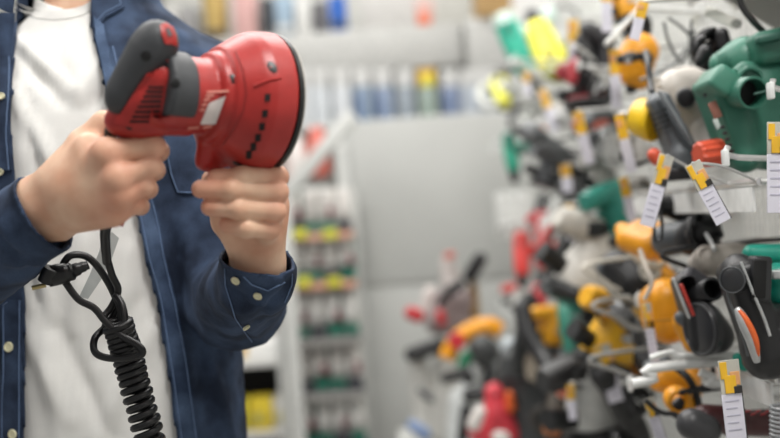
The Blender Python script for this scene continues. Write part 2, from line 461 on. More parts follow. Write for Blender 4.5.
for J in (HR_J, HL_J):
    for n_ in J:
        for q_, r_, a_ in ((0, .011, .55), (1, .009, .5), (3, .012, .35)):
            fl += a_ * np.exp(-(np.linalg.norm(Vb - np.array(P(*J[n_][q_])), axis=1) / (r_ * 1.25)) ** 2)
att = body.data.attributes.new('flush', 'FLOAT', 'POINT'); att.data.foreach_set('value', np.clip(fl, 0, .7).astype(np.float32))

# hair, eyes, trousers, shoes (above and below the frame of the photograph)
def sd_obj(name, f, lo, hi, res, m, parent, it=2):
    V, Q = nets(f, lo, hi, res); V = relax(V, Q, it, .4); return from_np(name, V, Q, m, parent)
sd_obj('hair', lambda p: np.maximum(s_ell(p, W(0, .018, .455), I3, (.086, .100, .104)), -s_ell(p, W(0, -.09, .41), I3, (.068, .07, .085))),
       W(-.11, -.11, .32), W(.11, .14, .58), .005, mat('brown_hair', '#4a3424', .7, var=.2, scale=120), person)
for s in (-1, 1):
    MB().ell(W(s * .032, -.0815, .445), (.0105, .0105, .0105)).build('eye', mat('eye_white', '#e9e6e0', .2), person)
def f_trs(p):
    d = s_torso(p, .006, -.42, -.27); 
    for s in (-1, 1):
        d = smin(d, s_cone(p, W(s * .08, .0, -.38), W(s * .085, 0, -.68), .094, .072), .03)
        d = smin(d, s_cone(p, W(s * .085, 0, -.68), W(s * .09, .01, -1.08), .070, .055), .02)
    return np.maximum(d, np.maximum(p[2] - (CZ - .275), CZ - 1.11 - p[2]))
sd_obj('trousers', f_trs, W(-.22, -.16, -1.15), W(.22, .16, -.25), .009, mat('dark_trousers', '#23252b', .9), person)
for s in (-1, 1):
    f = lambda p: np.maximum(smin(s_cone(p, W(s * .09, .04, -1.15), W(s * .10, -.15, -1.16), .047, .040), s_cone(p, W(s * .09, .02, -1.15), W(s * .09, .02, -1.09), .05, .048), .02), -p[2])
    sd_obj('shoe', f, (BX + s * .1 - .09, BY - .24, -.01), (BX + s * .1 + .09, BY + .14, .2), .007, mat('black_shoe', '#1b1b1c', .5), person)

# t-shirt -----------------------------------------------------------
def folds(V, Q, F, front=True):
    N = vnormals(V, Q); px, py, d = toPx(V); dx = np.zeros(len(V), np.float32)
    for x0, y0, x1, y1, wd, amp in F:
        ex, ey = x1 - x0, y1 - y0; t = ((px - x0) * ex + (py - y0) * ey) / (ex * ex + ey * ey)
        tc = np.clip(t, 0, 1); dist = np.hypot(px - x0 - tc * ex, py - y0 - tc * ey)
        dx += amp * np.exp(-(dist / wd) ** 2) * (1 - .5 * np.abs(tc - .5) * 2)
    fr = N[:, 1] < .2 if front else np.ones(len(V), bool)
    return V + N * (dx * fr)[:, None]
def noise_disp(V, N, amp, fr, seed=0):
    rs = np.random.RandomState(seed); d = np.zeros(len(V), np.float32)
    for k in range(14):
        kv = rs.normal(size=3) * fr; ph = rs.rand() * 6.28; d += np.sin(V @ kv + ph)
    return V + N * (d / 14 * 1.6 * amp)[:, None]
def f_tee(p):
    d = s_torso(p, .005, -.33, .31)
    for s_ in (-1, 1): d = smin(d, s_cone(p, W(s_ * .05, .015, .232), W(s_ * .125, .01, .165), .030, .050), .03)
    for a, b in ((shL, elL), (shR, elR)):
        m = tuple(a[i] + (b[i] - a[i]) * .45 for i in range(3)); d = smin(d, s_cone(p, a, m, .053, .052), .03)
    return d
Vt, Qt = nets(f_tee, (BX - .30, BY - .16, CZ - .34), (BX + .30, BY + .16, CZ + .33), .006)
Vt = relax(Vt, Qt, 3, .5)
px, py, dd = toPx(Vt)
Vt = folds(Vt, Qt, [(18, 40, 74, 92, 5, 0.0090), (22, 58, 62, 104, 5, -0.0080), (14, 90, 60, 180, 7, 0.0100), (26, 96, 44, 190, 6, -0.0080), (70, 30, 82, 100, 6, 0.0040),
    (100, 60, 78, 100, 5, 0.0080), (108, 84, 92, 108, 5, -0.0060), (88, 30, 60, 60, 7, 0.0040), (40, 250, 60, 438, 8, 0.0060), (30, 330, 70, 420, 8, 0.0080), (60, 330, 110, 438, 9, -0.0080),
    (150, 330, 100, 438, 8, 0.0080), (138, 300, 100, 360, 7, -0.0060), (84, 240, 74, 330, 7, 0.0060), (128, 250, 118, 330, 8, 0.0060), (30, 270, 50, 330, 6, -0.0060), (50, 12, 70, 12, 6, 0.0020)])
Vt = noise_disp(Vt, vnormals(Vt, Qt), .0012, 45, 3)
# neck opening: drop everything above a dipping neckline
def clip(V, Q, g, grad):
    """keep g<=0; snap crossing vertices back along grad*g"""
    keep = (g[Q] < 0).any(1); Qk = Q[keep]; used = np.unique(Qk)
    V = V.copy(); out = g > 0; V[out] -= (grad * g[:, None])[out]
    idx = np.full(len(V), -1); idx[used] = np.arange(len(used)); return V[used], idx[Qk]
zn = CZ + .259 + np.clip(Vt[:, 1] - (BY - .05), -.03, .1) * .35 + ((Vt[:, 0] - BX) ** 2) * 5.0
Vt, Qt = clip(Vt, Qt, Vt[:, 2] - zn, np.array([[0, 0, 1]]))
tshirt = from_np('t_shirt', Vt, Qt, tee, person)
sm = tshirt.modifiers.new('thick', 'SOLIDIFY'); sm.thickness = .002; sm.offset = 1
# collar band of the t-shirt
bt = bvh_of(tshirt)
def neck(off): return [(17, 3 + off), (25, 7 + off), (38, 10.5 + off), (55, 12 + off), (72, 10.5 + off), (84, 7 + off), (93, 1 + off)]
patch(bt, [neck(0), neck(9)], .001, .002, 'neckband', tee, tshirt, 3)

# denim shirt --------------------------------------------------------
def f_shirt(p):
    d = s_torso(p, .016, -.36, .30)
    d = smin(d, s_cone(p, W(.05, .02, .235), W(.135, .01, .165), .035, .058), .03)
    d = smin(d, s_cone(p, W(-.05, .02, .235), W(-.135, .01, .165), .035, .058), .03)
    for a, b in ((shL, elL), (shR, elR)): d = smin(d, s_cone(p, a, b, .060, .052), .028)
    return d
cuffL = P(256, 250, .955); cuffR = P(66, 198, .90)
def f_shirt2(p):
    d = f_shirt(p)
    e1 = s_cone(p, elL, P(257, 278, .985), .050, .0345); e2 = s_cone(p, elR, P(30, 223, .94), .052, .036)
    e1 = smin(e1, s_cone(p, P(257, 278, .985), cuffL, .034, .033), .006); e2 = smin(e2, s_cone(p, P(30, 223, .94), cuffR, .036, .0365), .006)
    return smin(smin(d, e1, .012), e2, .012)
Vs, Qs = nets(f_shirt2, (-.80, .86, CZ - .37), (BX + .26, BY + .17, CZ + .33), .005)
Vs = relax(Vs, Qs, 3, .5)
Fd = [(205, 345, 232, 438, 6, 0.0052), (196, 330, 214, 438, 6, -0.0052), (170, 60, 190, 110, 6, 0.0039), (140, 20, 190, 60, 7, -0.0039), (150, 10, 200, 50, 6, 0.0039), (185, 220, 205, 330, 8, 0.0052),
    (222, 300, 262, 338, 5, 0.0052), (226, 286, 270, 322, 4, -0.0052), (262, 300, 290, 268, 5, 0.0046), (256, 322, 284, 288, 4, -0.0052), (230, 318, 250, 343, 4, -0.0039), (272, 306, 246, 300, 4, 0.0039),
    (0, 215, 22, 260, 6, 0.0065), (0, 235, 30, 268, 5, -0.0065), (0, 262, 40, 262, 5, 0.0052), (8, 195, 30, 240, 5, -0.0039), (0, 285, 38, 272, 4, 0.0039), (0, 40, 8, 130, 6, 0.0052), (160, 180, 175, 300, 8, -0.0039),
    (0, 330, 16, 438, 7, 0.0052), (118, 60, 110, 110, 6, 0.0039), (280, 262, 288, 290, 4, -0.0039)]
Vs = folds(Vs, Qs, Fd); Vs = noise_disp(Vs, vnormals(Vs, Qs), .0022, 60, 5); Vs = noise_disp(Vs, vnormals(Vs, Qs), .0009, 170, 9)
px, py, dd = toPx(Vs)
yk = np.array([-120, 0, 30, 59, 130, 180, 240, 300, 438, 520]); xl = np.array([30, 17, 15, 13, 10, 14, 19, 24, 23, 22])
yr = np.array([-120, 0, 20, 45, 80, 120, 160, 212, 258, 301, 370, 438, 520]); xr = np.array([86, 91, 90, 95, 104, 114, 124, 137, 146, 158, 169, 178, 190])
XL = np.interp(py, yk, xl); XR = np.interp(py, yr, xr)
g = np.minimum(px - XL, XR - px)                        # >0 inside the opening
front = (Vs[:, 1] < BY - .02) & (Vs[:, 1] > BY - .17) & (px > -60)
g = np.where(front, g, -99)
side = np.where(px - XL < XR - px, 1.0, -1.0)
keep = (g[Qs] < 0).any(1); Qk = Qs[keep]; used = np.unique(Qk)
mv = g > 0; Vs[mv] -= (np.array(Rv)[None, :] * (side * g * dd / FPX)[:, None])[mv]
ix = np.full(len(Vs), -1); ix[used] = np.arange(len(used)); Vs = Vs[used]; Qs = ix[Qk]
# cuffs: cut across the forearm; neck: cut above the collar line
axL = np.array((Vector(wrL) - Vector(elL)).normalized()); axR = np.array((Vector(wrR) - Vector(elR)).normalized())
nL = np.array((Uv * .9 + Rv * .1).normalized()) * .7 + axL * .3; nL /= np.linalg.norm(nL)
nR = np.array((P(62, 197, .93) - P(22, 222, .93)).normalized()) * .8 + axR * .2; nR /= np.linalg.norm(nR)
for c, ax, rad in ((np.array(P(257, 256, .97)), nL, .085), (np.array(P(44, 211, .925)), nR, .085)):
    t = (Vs - c) @ ax; near = np.linalg.norm(Vs - c, axis=1) < rad
    Vs, Qs = clip(Vs, Qs, np.where(near, t, -99), ax[None, :])
zn = CZ + .288 + np.clip(Vs[:, 1] - (BY - .05), -.03, .1) * .3
Vs, Qs = clip(Vs, Qs, Vs[:, 2] - zn, np.array([[0, 0, 1]]))
zb = CZ - .345
Vs, Qs = clip(Vs, Qs, zb - Vs[:, 2], np.array([[0, 0, -1]]))
shirt = from_np('denim_shirt', Vs, Qs, den, person)
sm = shirt.modifiers.new('thick', 'SOLIDIFY'); sm.thickness = .0025; sm.offset = -1
bs = bvh_of(shirt)
thread = mat('pale_thread', '#62789a', .8)
def seam(pts, name='stitching', r=.0006, m=None, off=.0012, parent=None, bv=None):
    out = []
    P2 = []
    for a, b in zip(pts, pts[1:]):
        k = max(2, int(math.hypot(a[0] - b[0], a[1] - b[1]) / 5))
        P2 += [(a[0] + (b[0] - a[0]) * i / k, a[1] + (b[1] - a[1]) * i / k) for i in range(k)]
    P2.append(pts[-1])
    for x, y in P2:
        h, n = cast(bv or bs, x, y)
        if h is not None: out.append(h + n * off)
    if len(out) > 2: return MB().tube(out, r, 6, 0).build(name, m or thread, parent or shirt)
Rp = [(float(np.interp(y, yr, xr)), y) for y in (48, 80, 120, 160, 212, 258, 301, 370, 438, 470)]
patch(bs, [[(x + .6, y) for x, y in Rp], [(x + 9, y) for x, y in Rp], [(x + 19, y) for x, y in Rp]], .0006, .0016, 'placket', den_light, shirt, 3)
bp_ = bvh_of([o for o in person.children_recursive if o.name.startswith('placket')][0], shirt) if False else bs
for o_ in (3, 17): seam([(x + o_, y) for x, y in Rp], off=.0028)
Lp = [(float(np.interp(y, yk, xl)), y) for y in (14, 59, 130, 170)]
Lp2 = [(float(np.interp(y, yk, xl)), y) for y in (300, 360, 438, 470)]
for L in (Lp, Lp2):
    patch(bs, [[(x - .6, y) for x, y in L], [(x - 10, y) for x, y in L], [(x - 21, y) for x, y in L]], .0006, .0016, 'placket', den, shirt, 3)
    seam([(x - 3, y) for x, y in L], off=.0028); seam([(x - 19, y) for x, y in L], off=.0028)
# chest pocket
patch(bs, [[(163, 134), (180, 134), (202, 134)], [(165, 152), (182, 154), (203, 154)], [(170, 175), (186, 178), (203, 178)], [(177, 191), (186, 194), (203, 192)]], .0008, .0014, 'pocket', den, shirt, 2)
seam([(164, 140), (167, 155), (171, 175), (178, 192), (190, 193), (204, 192)], off=.003)
# collar leaves
patch(bs, [[(91, -14), (108, -14), (124, -14)], [(91, 0), (108, 0), (122, 0)], [(92, 8), (108, 12), (124, 10)], [(93, 18), (99, 22), (106, 20)], [(94, 30), (96, 32), (99, 30)]], .003, .003, 'collar_leaf', den, shirt, 3)
seam([(119, -10), (118, 3), (120, 8), (106, 16), (97, 27)], off=.0075)
patch(bs, [[(-6, -14), (6, -14), (18, -14)], [(-4, -4), (6, -3), (16, -2)], [(-4, 6), (6, 12), (14, 14)]], .003, .003, 'collar_leaf', den, shirt, 3)
# lapel fold beside the opening
patch(bs, [[(95, 20), (101, 26), (104, 30)], [(97, 44), (103, 46), (108, 48)], [(102, 62), (109, 64), (114, 68)], [(107, 80), (113, 84), (118, 88)], [(112, 100), (116, 104), (119, 108)]], .006, .003, 'lapel', den_light, shirt, 3)
btn = mat('cream_button', '#d8d3b0', .35, var=.1)
for x, y, r, s_, a_ in ((2, 40, .0052, .8, 1.57), (2, 97, .0052, .8, 1.57), (1, 172, .005, .8, 1.57), (10, 347, .0056, 1, 0), (14, 434, .0056, 1, 0), (237, 279, .0042, 1, .4), (258, 294.5, .0042, .8, 1.0), (245, 325.5, .0038, 1, 1.57)):
    stud(bs, x, y, r, .0022, 'button', btn, shirt, 1, s_, a_)
# cuffs: broad stitched bands
for pts in ([(225, 252), (226, 285), (236, 318), (252, 341)], [(285, 246), (292, 264), (291, 285), (284, 302)], [(232, 262), (240, 272), (252, 284), (268, 290), (284, 282)]):
    seam(pts, off=.001)

# ------------------------------------------------------------------ the red sander
red = mat('red_plastic', '#a62824', .38, var=.05, scale=60, bump=.12, bscale=900)
dkred = mat('deep_red_plastic', '#8e2320', .4, var=.05)
rub = mat('charcoal_rubber', '#3b3d40', .55, var=.05, scale=60)
blk = mat('black_plastic', '#111112', .4, var=.05)
blkc = mat('black_rubber_cord', '#131315', .38, var=.05)
steel = mat('bright_steel', '#c8c8c8', .25, metal=.9)
wht = mat('white_print', '#d9cfcb', .6)
sander = empty('power_sander', P(190, 100, .88), 'red and charcoal corded power sander with round disc, held by the person', 'power sander')
pA = P(146, 90, .850); pD = P(261, 103, .912); ax = (pD - pA).normalized(); Lh = (pD - pA).length
C0 = pA
prof = [(.0, .026), (.004, .0290), (.012, .0302), (.056, .0308), (.058, .0350), (.060, .0368), (.066, .0378), (.0675, .0415), (.078, .0475), (.090, .0545), (.098, .0575), (.116, .0592), (.119, .0590), (.1205, .056)]
sc_ = Lh / .118; prof = [(t * sc_, r) for t, r in prof]
up = (Uv - ax * Uv.dot(ax)).normalized(); sd = ax.cross(up)
def f_mot(p):
    d = s_rev(p, C0, ax, prof)
    d = smin(d, s_cone(p, P(209, 141, .893), P(205, 161, .897), .0095, .0085), .006)
    d = smin(d, s_cone(p, P(222, 150, .905), P(214, 164, .905), .012, .008), .006)
    return d
lo, hi = bounds([C0, pD + up * .06, pD - up * .06, pD + sd * .06, pD - sd * .06, P(205, 165, .9)], .012)
V, Q = nets(f_mot, lo, hi, .0014); V = relax(V, Q, 2, .4)
motor = from_np('motor_housing', V, Q, red, sander)
dk = pA + ax * (.1205 * sc_)
MB().lathe([(0, .054), (.0005, .0585), (.004, .0590), (.0046, .058), (.005, .001)], dk, dk + ax, 48).build('backing_pad', blk, sander)
MB().lathe([(0, .0578), (.0012, .0578), (.0012, .001)], dk + ax * .005, dk + ax, 48).build('sanding_disc', mat('pale_grit', '#b8b4ac', .9), sander)
# rear housing and covers
def f_rear(p):
    d = smin(s_cone(p, P(160, 78, .852), P(150, 122, .862), .0145, .0120), s_cone(p, P(130, 104, .862), P(122, 120, .864), .0135, .0110), .02)
    d = smin(d, s_cone(p, P(119, 121, .864), P(185, 122, .872), .0105, .0115), .008)
    d = smin(d, s_cone(p, P(148, 100, .858), P(136, 118, .866), .015, .013), .01)
    return smin(smin(d, s_cone(p, P(150, 95, .865), P(180, 95, .872), .022, .026), .006), s_cone(p, P(160, 108, .862), P(182, 110, .868), .014, .016), .006)
lo, hi = bounds([P(108, 25, .85), P(190, 130, .89), P(190, 60, .85)], .03)
rear = sd_obj('rear_housing', f_rear, lo, hi, .0014, red, sander)
def f_cov(p):
    return smin(s_cone(p, P(157, 42, .846), P(122, 101, .856), .0172, .0125), s_cone(p, P(150, 52, .848), P(126, 92, .856), .0175, .0158), .006)
lo, hi = bounds([P(157, 42, .846), P(122, 104, .858)], .024)
cover = sd_obj('rubber_cover', f_cov, lo, hi, .0014, rub, sander)
def f_grip(p):
    d = s_rev(p, C0, ax, [(.008, .029), (.010, .0330), (.029, .0332), (.0315, .0314)]); q = p - A3(C0)
    return np.maximum(d, -(q * A3(up)).sum(0) - .021)
lo, hi = bounds([C0, C0 + ax * .05], .04)
grip = sd_obj('grip_band', f_grip, lo, hi, .0014, rub, sander)
bm_ = bvh_of(motor); ball = bvh_of(motor, rear, cover, grip); bc = bvh_of(cover); br_ = bvh_of(rear, cover)
patch(bc, [[(160, 26), (165, 24), (172, 28)], [(161, 34), (168, 32), (175, 36)], [(165, 44), (170, 44), (176, 46)]], .0002, .0012, 'top_badge', red, sander, 4)
patch(bc, [[(165, 30), (168, 29)], [(167, 37), (171, 36)]], .0014, .0008, 'top_switch', mat('grey_switch', '#5a5357', .4), sander, 2)
patch(br_, [[(147, 73), (159, 71), (171, 69)], [(134, 92), (151, 92), (168, 90)], [(121, 112), (142, 113), (165, 111)], [(115, 123), (138, 127), (163, 127)]], .0012, .0018, 'side_panel', red, sander, 4)
slot_shade = mat('painted_recess_shade', '#1a0c0c', .8)  # near-black colour of thin raised pieces, painted shade for the vent openings
for i in range(8):
    t = i / 7; y = 86 + t * 33; xa = 150 - t * 18; xb = 163 - t * 5
    patch(br_, [[(xa, y), (xb, y - .8)], [(xa - .9, y + 2.3), (xb - .3, y + 1.6)]], .0031, .0005, 'vent_slot', slot_shade, sander, 2)
for x, y in ((146, 56), (175, 83), (129, 127), (233, 79)): stud(ball, x, y, .0042 if x != 129 else .0028, .0012, 'screw_hole_shade', blk, sander)  # black studs on the surface paint the shade inside the screw holes
stud(ball, 272, 67, .0040, .0010, 'screw_hole_shade', blk, sander, 0, 1.5, 2.0); stud(ball, 237.5, 164, .0040, .0010, 'screw_hole_shade', blk, sander, 0, 1.2, .3)
for x, y in ((268, 98), (265.5, 114), (262.5, 127), (258.5, 138), (254, 147), (249.5, 155)):
    patch(bm_, [[(x - 3, y - 4), (x + 2.6, y - 4.4)], [(x - 3.4, y + 3.4), (x + 2, y + 3)]], .0003, .0006, 'vent_slot', slot_shade, sander, 2)
# faint rating plate and printing
patch(bm_, [[(209, 103), (226, 96)], [(200, 124), (216, 124)]], .0003, .0003, 'rating_plate', wht, sander, 3)
prt = mat('faint_print', '#d98a7c', .6)
for y, xa, xb in ((91, 207, 229), (95, 206, 214), (99, 204, 210), (104, 202, 207), (109, 200, 205), (127, 188, 199), (126, 203, 213)):
    patch(bm_, [[(xa, y), (xb, y - 1)], [(xa - .7, y + 2.2), (xb - .7, y + 1.2)]], .0003, .0003, 'printing', prt, sander, 2)
seam([(236, 52), (243, 70), (247, 92), (243, 112), (232, 132), (222, 146)], 'moulding_line', .0008, dkred, .0002, sander, bm_)
seam([(254, 86), (270, 80), (281, 78)], 'moulding_line', .0012, red, .0004, sander, bm_)
# pistol handle inside the fist
MB().tube([P(142, 118, .882), P(134, 145, .886), P(124, 185, .888), P(111, 222, .890)], lambda t: .0145 - .004 * t, 16, 5).build('handle', red, sander)
MB().tube([P(112, 126, .872), P(110, 135, .876), P(113, 142, .880)], .005, 10, 4).build('trigger', blk, sander)
# cord
cord = MB().tube([P(108, 205, .892), P(107, 222, .93), P(105, 236, .95), P(107, 262, .985)], lambda t: .0052 - .001 * t, 12, 6).build('cord_sleeve', blk, sander)
def pt(l, d=1.0, dz=0): return [P(x, y, q[0] if (q := q_) else d) for x, y, *q_ in l]
mb = MB()
mb.tube(pt([(107, 258, .983), (112, 275, .99), (118, 290, 1.0), (112, 306, 1.005), (104, 318, 1.0), (112, 326, .992), (124, 322, .99), (122, 305, .995), (116, 296, 1.0), (121, 312, 1.0), (119, 326, 1.0)]), .0034, 10, 8)
mb.tube(pt([(64, 280, .982), (62, 268, .985), (70, 256, .985), (85, 256, .99), (98, 267, .995), (112, 290, 1.008), (117, 308, 1.01), (106, 326, 1.008), (95, 338, 1.0), (95, 352, .99), (108, 358, .985), (130, 358, .98), (142, 354, .98), (139, 346, .982), (122, 336, .985), (106, 322, .985), (94, 308, .985), (78, 299, .982), (64, 280, .982)]), .0034, 10, 8)
# coil
axp = [P(117, 322, .995), P(126, 350, 1.0), P(135, 385, 1.0), (P(148, 432, 1.0)), P(166, 500, 1.005)]
out = []; turns = 21; n = turns * 14
def along(pts, t):
    s = t * (len(pts) - 1); i = min(int(s), len(pts) - 2); return pts[i].lerp(pts[i + 1], s - i)
for i in range(n + 1):
    t = i / n; c = along(axp, t); tg = (along(axp, min(1, t + .02)) - along(axp, max(0, t - .02))).normalized(); u = Fv.cross(tg).normalized(); v = tg.cross(u)
    a = i / 14 * 2 * math.pi; out.append(c + (u * math.cos(a) + v * math.sin(a)) * (.0113 + .0004 * math.sin(i * .13)))
mb.tube(out, .0036, 8, 0)
mb.build('coiled_cord', blkc, sander, sharp=80)
plug = MB().tube([P(88, 265, .985), P(80, 268, .982), P(70, 272, .98), P(60, 274, .978), P(48, 277, .976)], lambda t: (.0042, .0050, .0062, .0085, .0095, .0100, .0098)[min(6, int(t * 6.99))], 12, 5)
plug.tube([P(52, 268, .972), P(46, 282, .974)], .008, 10, 0)
plug = plug.build('plug', blkc, sander)
br = mat('brass_pin', '#b9a878', .3, metal=.8)
MB().cyl(P(46, 270, .975), P(33, 268, .972), .0022, 10).build('plug_pin', br, plug)
MB().cyl(P(46, 285, .978), P(32, 288, .975), .0022, 10).build('plug_pin', br, plug)
gt = MB(); poly = [(102, 240), (99, 252), (90, 274), (79, 297), (88, 299), (101, 280), (112, 258), (119, 238), (112, 232)]
tp = [gt.bm.verts.new(P(x, y, 1.03)) for x, y in poly]; bt_ = [gt.bm.verts.new(P(x, y, 1.033)) for x, y in poly]
gt.bm.faces.new(tp); gt.bm.faces.new(bt_[::-1])
for i in range(len(poly)): j = (i + 1) % len(poly); gt.bm.faces.new((tp[i], tp[j], bt_[j], bt_[i]))
gt.build('grey_tag', mat('grey_tag', '#abafad', .5), sander)

# ------------------------------------------------------------------ background fixtures
grey_panel = mat('grey_panel', '#b5b6b3', .6, var=.015, scale=4)
pale = mat('pale_metal', '#c3c4c1', .4, var=.02, scale=8)
chrome = mat('chrome_wire', '#cfcfcd', .3, metal=.6)
def wbox(px0, py0, px1, py1, d, depth, m, name='x', bev=.004, parent=None, mb=None):
    """a box standing at distance d, its front face spanning about these pixels"""
    a = P(px0, py0, d); b = P(px1, py1, d); q = mb or MB()
    q.box(((a.x + b.x) / 2, d + depth / 2, (a.z + b.z) / 2), (abs(b.x - a.x), depth, abs(a.z - b.z)), bev=bev)
    return q if mb else q.build(name, m, parent)
# tall grey partition panel in the aisle
pt_ = empty('partition_panel', (P(430, 300, 4.3).x, 4.3, 0), 'tall plain grey partition panel standing in the aisle behind the tools', 'panel')
pl = P(369, 430, 4.3).x; pr = P(520, 300, 4.3).x + .25; ptop = P(420, 117, 4.3).z; seam_z = P(430, 284, 4.3).z
MB().box(((pl + pr) / 2, 4.33, (seam_z + .012 + ptop) / 2), (pr - pl, .05, ptop - seam_z - .012), bev=.006).build('upper_panel', grey_panel, pt_)
MB().box(((pl + pr) / 2, 4.335, (seam_z) / 2), (pr - pl, .05, seam_z), bev=.006).build('lower_panel', grey_panel, pt_)
MB().box((pl - .03, 4.36, ptop / 2 - .01), (.058, .06, ptop - .02), bev=.008).build('side_post', pale, pt_)
# angled handrail
rl = empty('handrail', (P(300, 190, 3.9).x, 3.9, 0), 'angled grey metal rail left of the grey partition panel', 'rail')
MB().box((0, 0, 0), (.47, .05, .055), rot=Matrix.Rotation(math.radians(-46), 3, 'Y'), bev=.012).build('rail_bar', pale, rl)
rl.children[0].location = P(312, 167, 3.95) - rl.location if False else (0, 0, 0)
rb = rl.children[0]
for v in rb.data.vertices: v.co = v.co + P(312, 163, 3.95)
x0 = P(283, 200, 3.95)
MB().box((x0.x, 3.95, x0.z / 2), (.05, .05, x0.z), bev=.008).build('rail_post', pale, rl)

# blister packs in a row behind the panel
shelf1 = empty('back_shelf', (P(400, 125, 5.1).x, 5.1, 0), 'long pale shelf unit against the back wall, carrying bagged goods', 'shelf unit')
a = P(290, 122, 5.1); b = P(500, 110, 5.1); zz = P(400, 118, 5.1).z
MB().box(((a.x + b.x) / 2, 5.2, zz - .02), (b.x - a.x + .2, .32, .03), bev=.004).build('shelf_board', pale, shelf1)
MB().box((a.x, 5.2, (zz - .035) / 2), (.05, .3, zz - .035), bev=.004).build('post', pale, shelf1)
MB().box((b.x, 5.2, (zz - .035) / 2), (.05, .3, zz - .035), bev=.004).build('post', pale, shelf1)
packs = [(303, '#b9bdc0', '#d8d8d8'), (322, '#b4b9bd', '#dadada'), (343, '#b7bbbf', '#e3e3e3'), (364, '#6f8196', '#e9e9e9'), (385, '#76859c', '#e6e6e6'), (407, '#7d8790', '#ececec'), (429, '#7f8f86', '#d8a848'), (452, '#6f7c96', '#dcdcdc'), (472, '#9aa2ac', '#d9d9d9'), (490, '#8f979f', '#d2d2d2')]
wh = {303: 'leftmost of the row', 322: 'second from the left', 343: 'third from the left', 364: 'with blue stripe, fourth from the left', 385: 'with blue stripe, fifth from the left', 407: 'left of the yellow topped one', 429: 'with the yellow and orange header', 452: 'right of the yellow topped one', 472: 'second from the right', 490: 'rightmost of the row'}
for x, c, hc in packs:
    y = 118 - (x - 303) * .04
    base = P(x, y, 5.1); pk = empty('bagged_pack', (base.x, 5.12, zz - .005), 'pale bagged pack on the back shelf, ' + wh[x], 'pack', 'bagged packs on the back shelf')
    h1 = P(x, 86, 5.1).z - (zz - .005); z0 = zz - .005
    MB().loft([(Vector((base.x, 5.12, z0)), Vector((.043, 0, 0)), Vector((0, .03, 0))), (Vector((base.x, 5.12, z0 + h1 * .5)), Vector((.046, 0, 0)), Vector((0, .032, 0))), (Vector((base.x, 5.12, z0 + h1)), Vector((.043, 0, 0)), Vector((0, .012, 0)))], 16, 5).build('bag', mat('bag_' + c[1:], c, .35), pk)
    MB().box((base.x, 5.12, z0 + h1 + .04), (.084, .006, .085), bev=.002).build('header_card', cmat('#c4c4c2' if x != 429 else hc, .6), pk)
    if x in (364, 385, 452): MB().box((base.x - .02, 5.088, z0 + h1 * .42), (.022, .004, h1 * .7), bev=.002).build('stripe', cmat('#3f5b86'), pk)
    if x == 429: MB().box((base.x + .004, 5.114, z0 + h1 + .03), (.06, .006, .055), bev=.002).build('badge', cmat('#d2c832'), pk)
# wall shelf at the top with boxes
ws = empty('wall_shelf', (P(300, 30, 5.2).x, 5.2, P(300, 30, 5.2).z), 'high pale shelf along the back wall above the bagged packs', 'shelf')
a = P(130, 34, 5.2); b = P(460, 22, 5.2); wz = P(300, 31, 5.2).z
MB().box(((a.x + b.x) / 2, 5.4, wz - .03), (b.x - a.x, .4, .03), bev=.004).build('shelf_board', pale, ws)
for t in (.15, .5, .85): MB().box((a.x + (b.x - a.x) * t, 5.42, wz - .09), (.03, .34, .09), bev=.004).build('bracket', pale, ws)
goods = [(150, 13, -30, '#2c2a26', 'black box with yellow side at the left end of the high shelf', '#c9a64a'), (168, 16, 6, '#c7c5c2', 'low pale box beside the black box on the high shelf', None), (188, 14, 2, '#8d8c8c', 'grey box second from left on the high shelf', None),
    (213, 24, -14, '#b59a5c', 'tan tapered bundle in the middle of the high shelf', '#2f2c2a'), (245, 23, -14, '#c39a96', 'pink box on the high shelf above the sander', None), (267, 12, -6, '#2e3036', 'dark narrow box right of the pink box on the high shelf', None), (284, 19, -8, '#8fa3b4', 'blue and grey box on the high shelf', '#bdbdbb'),
    (303, 16, -6, '#c9c9c6', 'pale box between the blue boxes on the high shelf', None), (320, 14, -2, '#59585c', 'dark grey box left of the bright blue one on the high shelf', None), (338, 18, -8, '#2458a8', 'bright blue box on the high shelf', '#2a3a55'), (400, 78, -20, '#bdbbb8', 'long pale box with an orange mark on the high shelf', '#c9a49c')]
for x, wpx, top, c, lab, c2 in goods:
    h = P(x, top, 5.2).z - wz; ww = wpx / FPX * 5.2
    cx = P(x, 20, 5.2).x; bx = empty('carton', (cx, 5.3, wz - .015), lab, 'box', 'boxes on the high shelf')
    if x == 213: MB().zloft([(wz - .014, .03, .06, cx, 5.3), (wz + .05, .055, .08, cx, 5.3), (wz + h, .06, .08, cx, 5.3)], 20, 3).build('wrap', cmat(c, .7), bx)
    else: MB().box((cx, 5.3, wz - .014 + h / 2), (ww * .94, .2, h), bev=.004).build('carton_body', cmat(c, .7), bx)
    if c2: MB().box((cx + (0 if x != 400 else ww * .32), 5.196, wz + (.02 if x != 400 else .06)), (ww * (.9 if x != 400 else .22), .006, .03 if x != 400 else .1), bev=.001).build('label', cmat(c2, .6), bx)
    if x == 400: MB().ell((P(424, 20, 5.2).x, 5.19, P(424, 20, 5.19).z), (.035, .006, .035)).build('orange_mark', cmat('#d0643c'), bx)
tb = empty('carton', (P(497, 5, 5.1).x, 5.1, P(497, 15, 5.1).z), 'tan cardboard box at the top, right of the long pale box', 'box')
wbox(474, -40, 520, 14, 5.1, .25, cmat('#a98a5c', .8), 'carton_body', parent=tb)
fb = MB().box(((a.x + b.x) / 2, 5.19, wz - .115), (b.x - a.x, .02, .20), bev=.003).build('fascia_board', cmat('#b4b4b1', .6), ws)
ts = empty('wall_shelf', (P(500, 16, 5.1).x, 5.2, P(497, 16, 5.1).z), 'short pale shelf under the tan cardboard box', 'shelf')
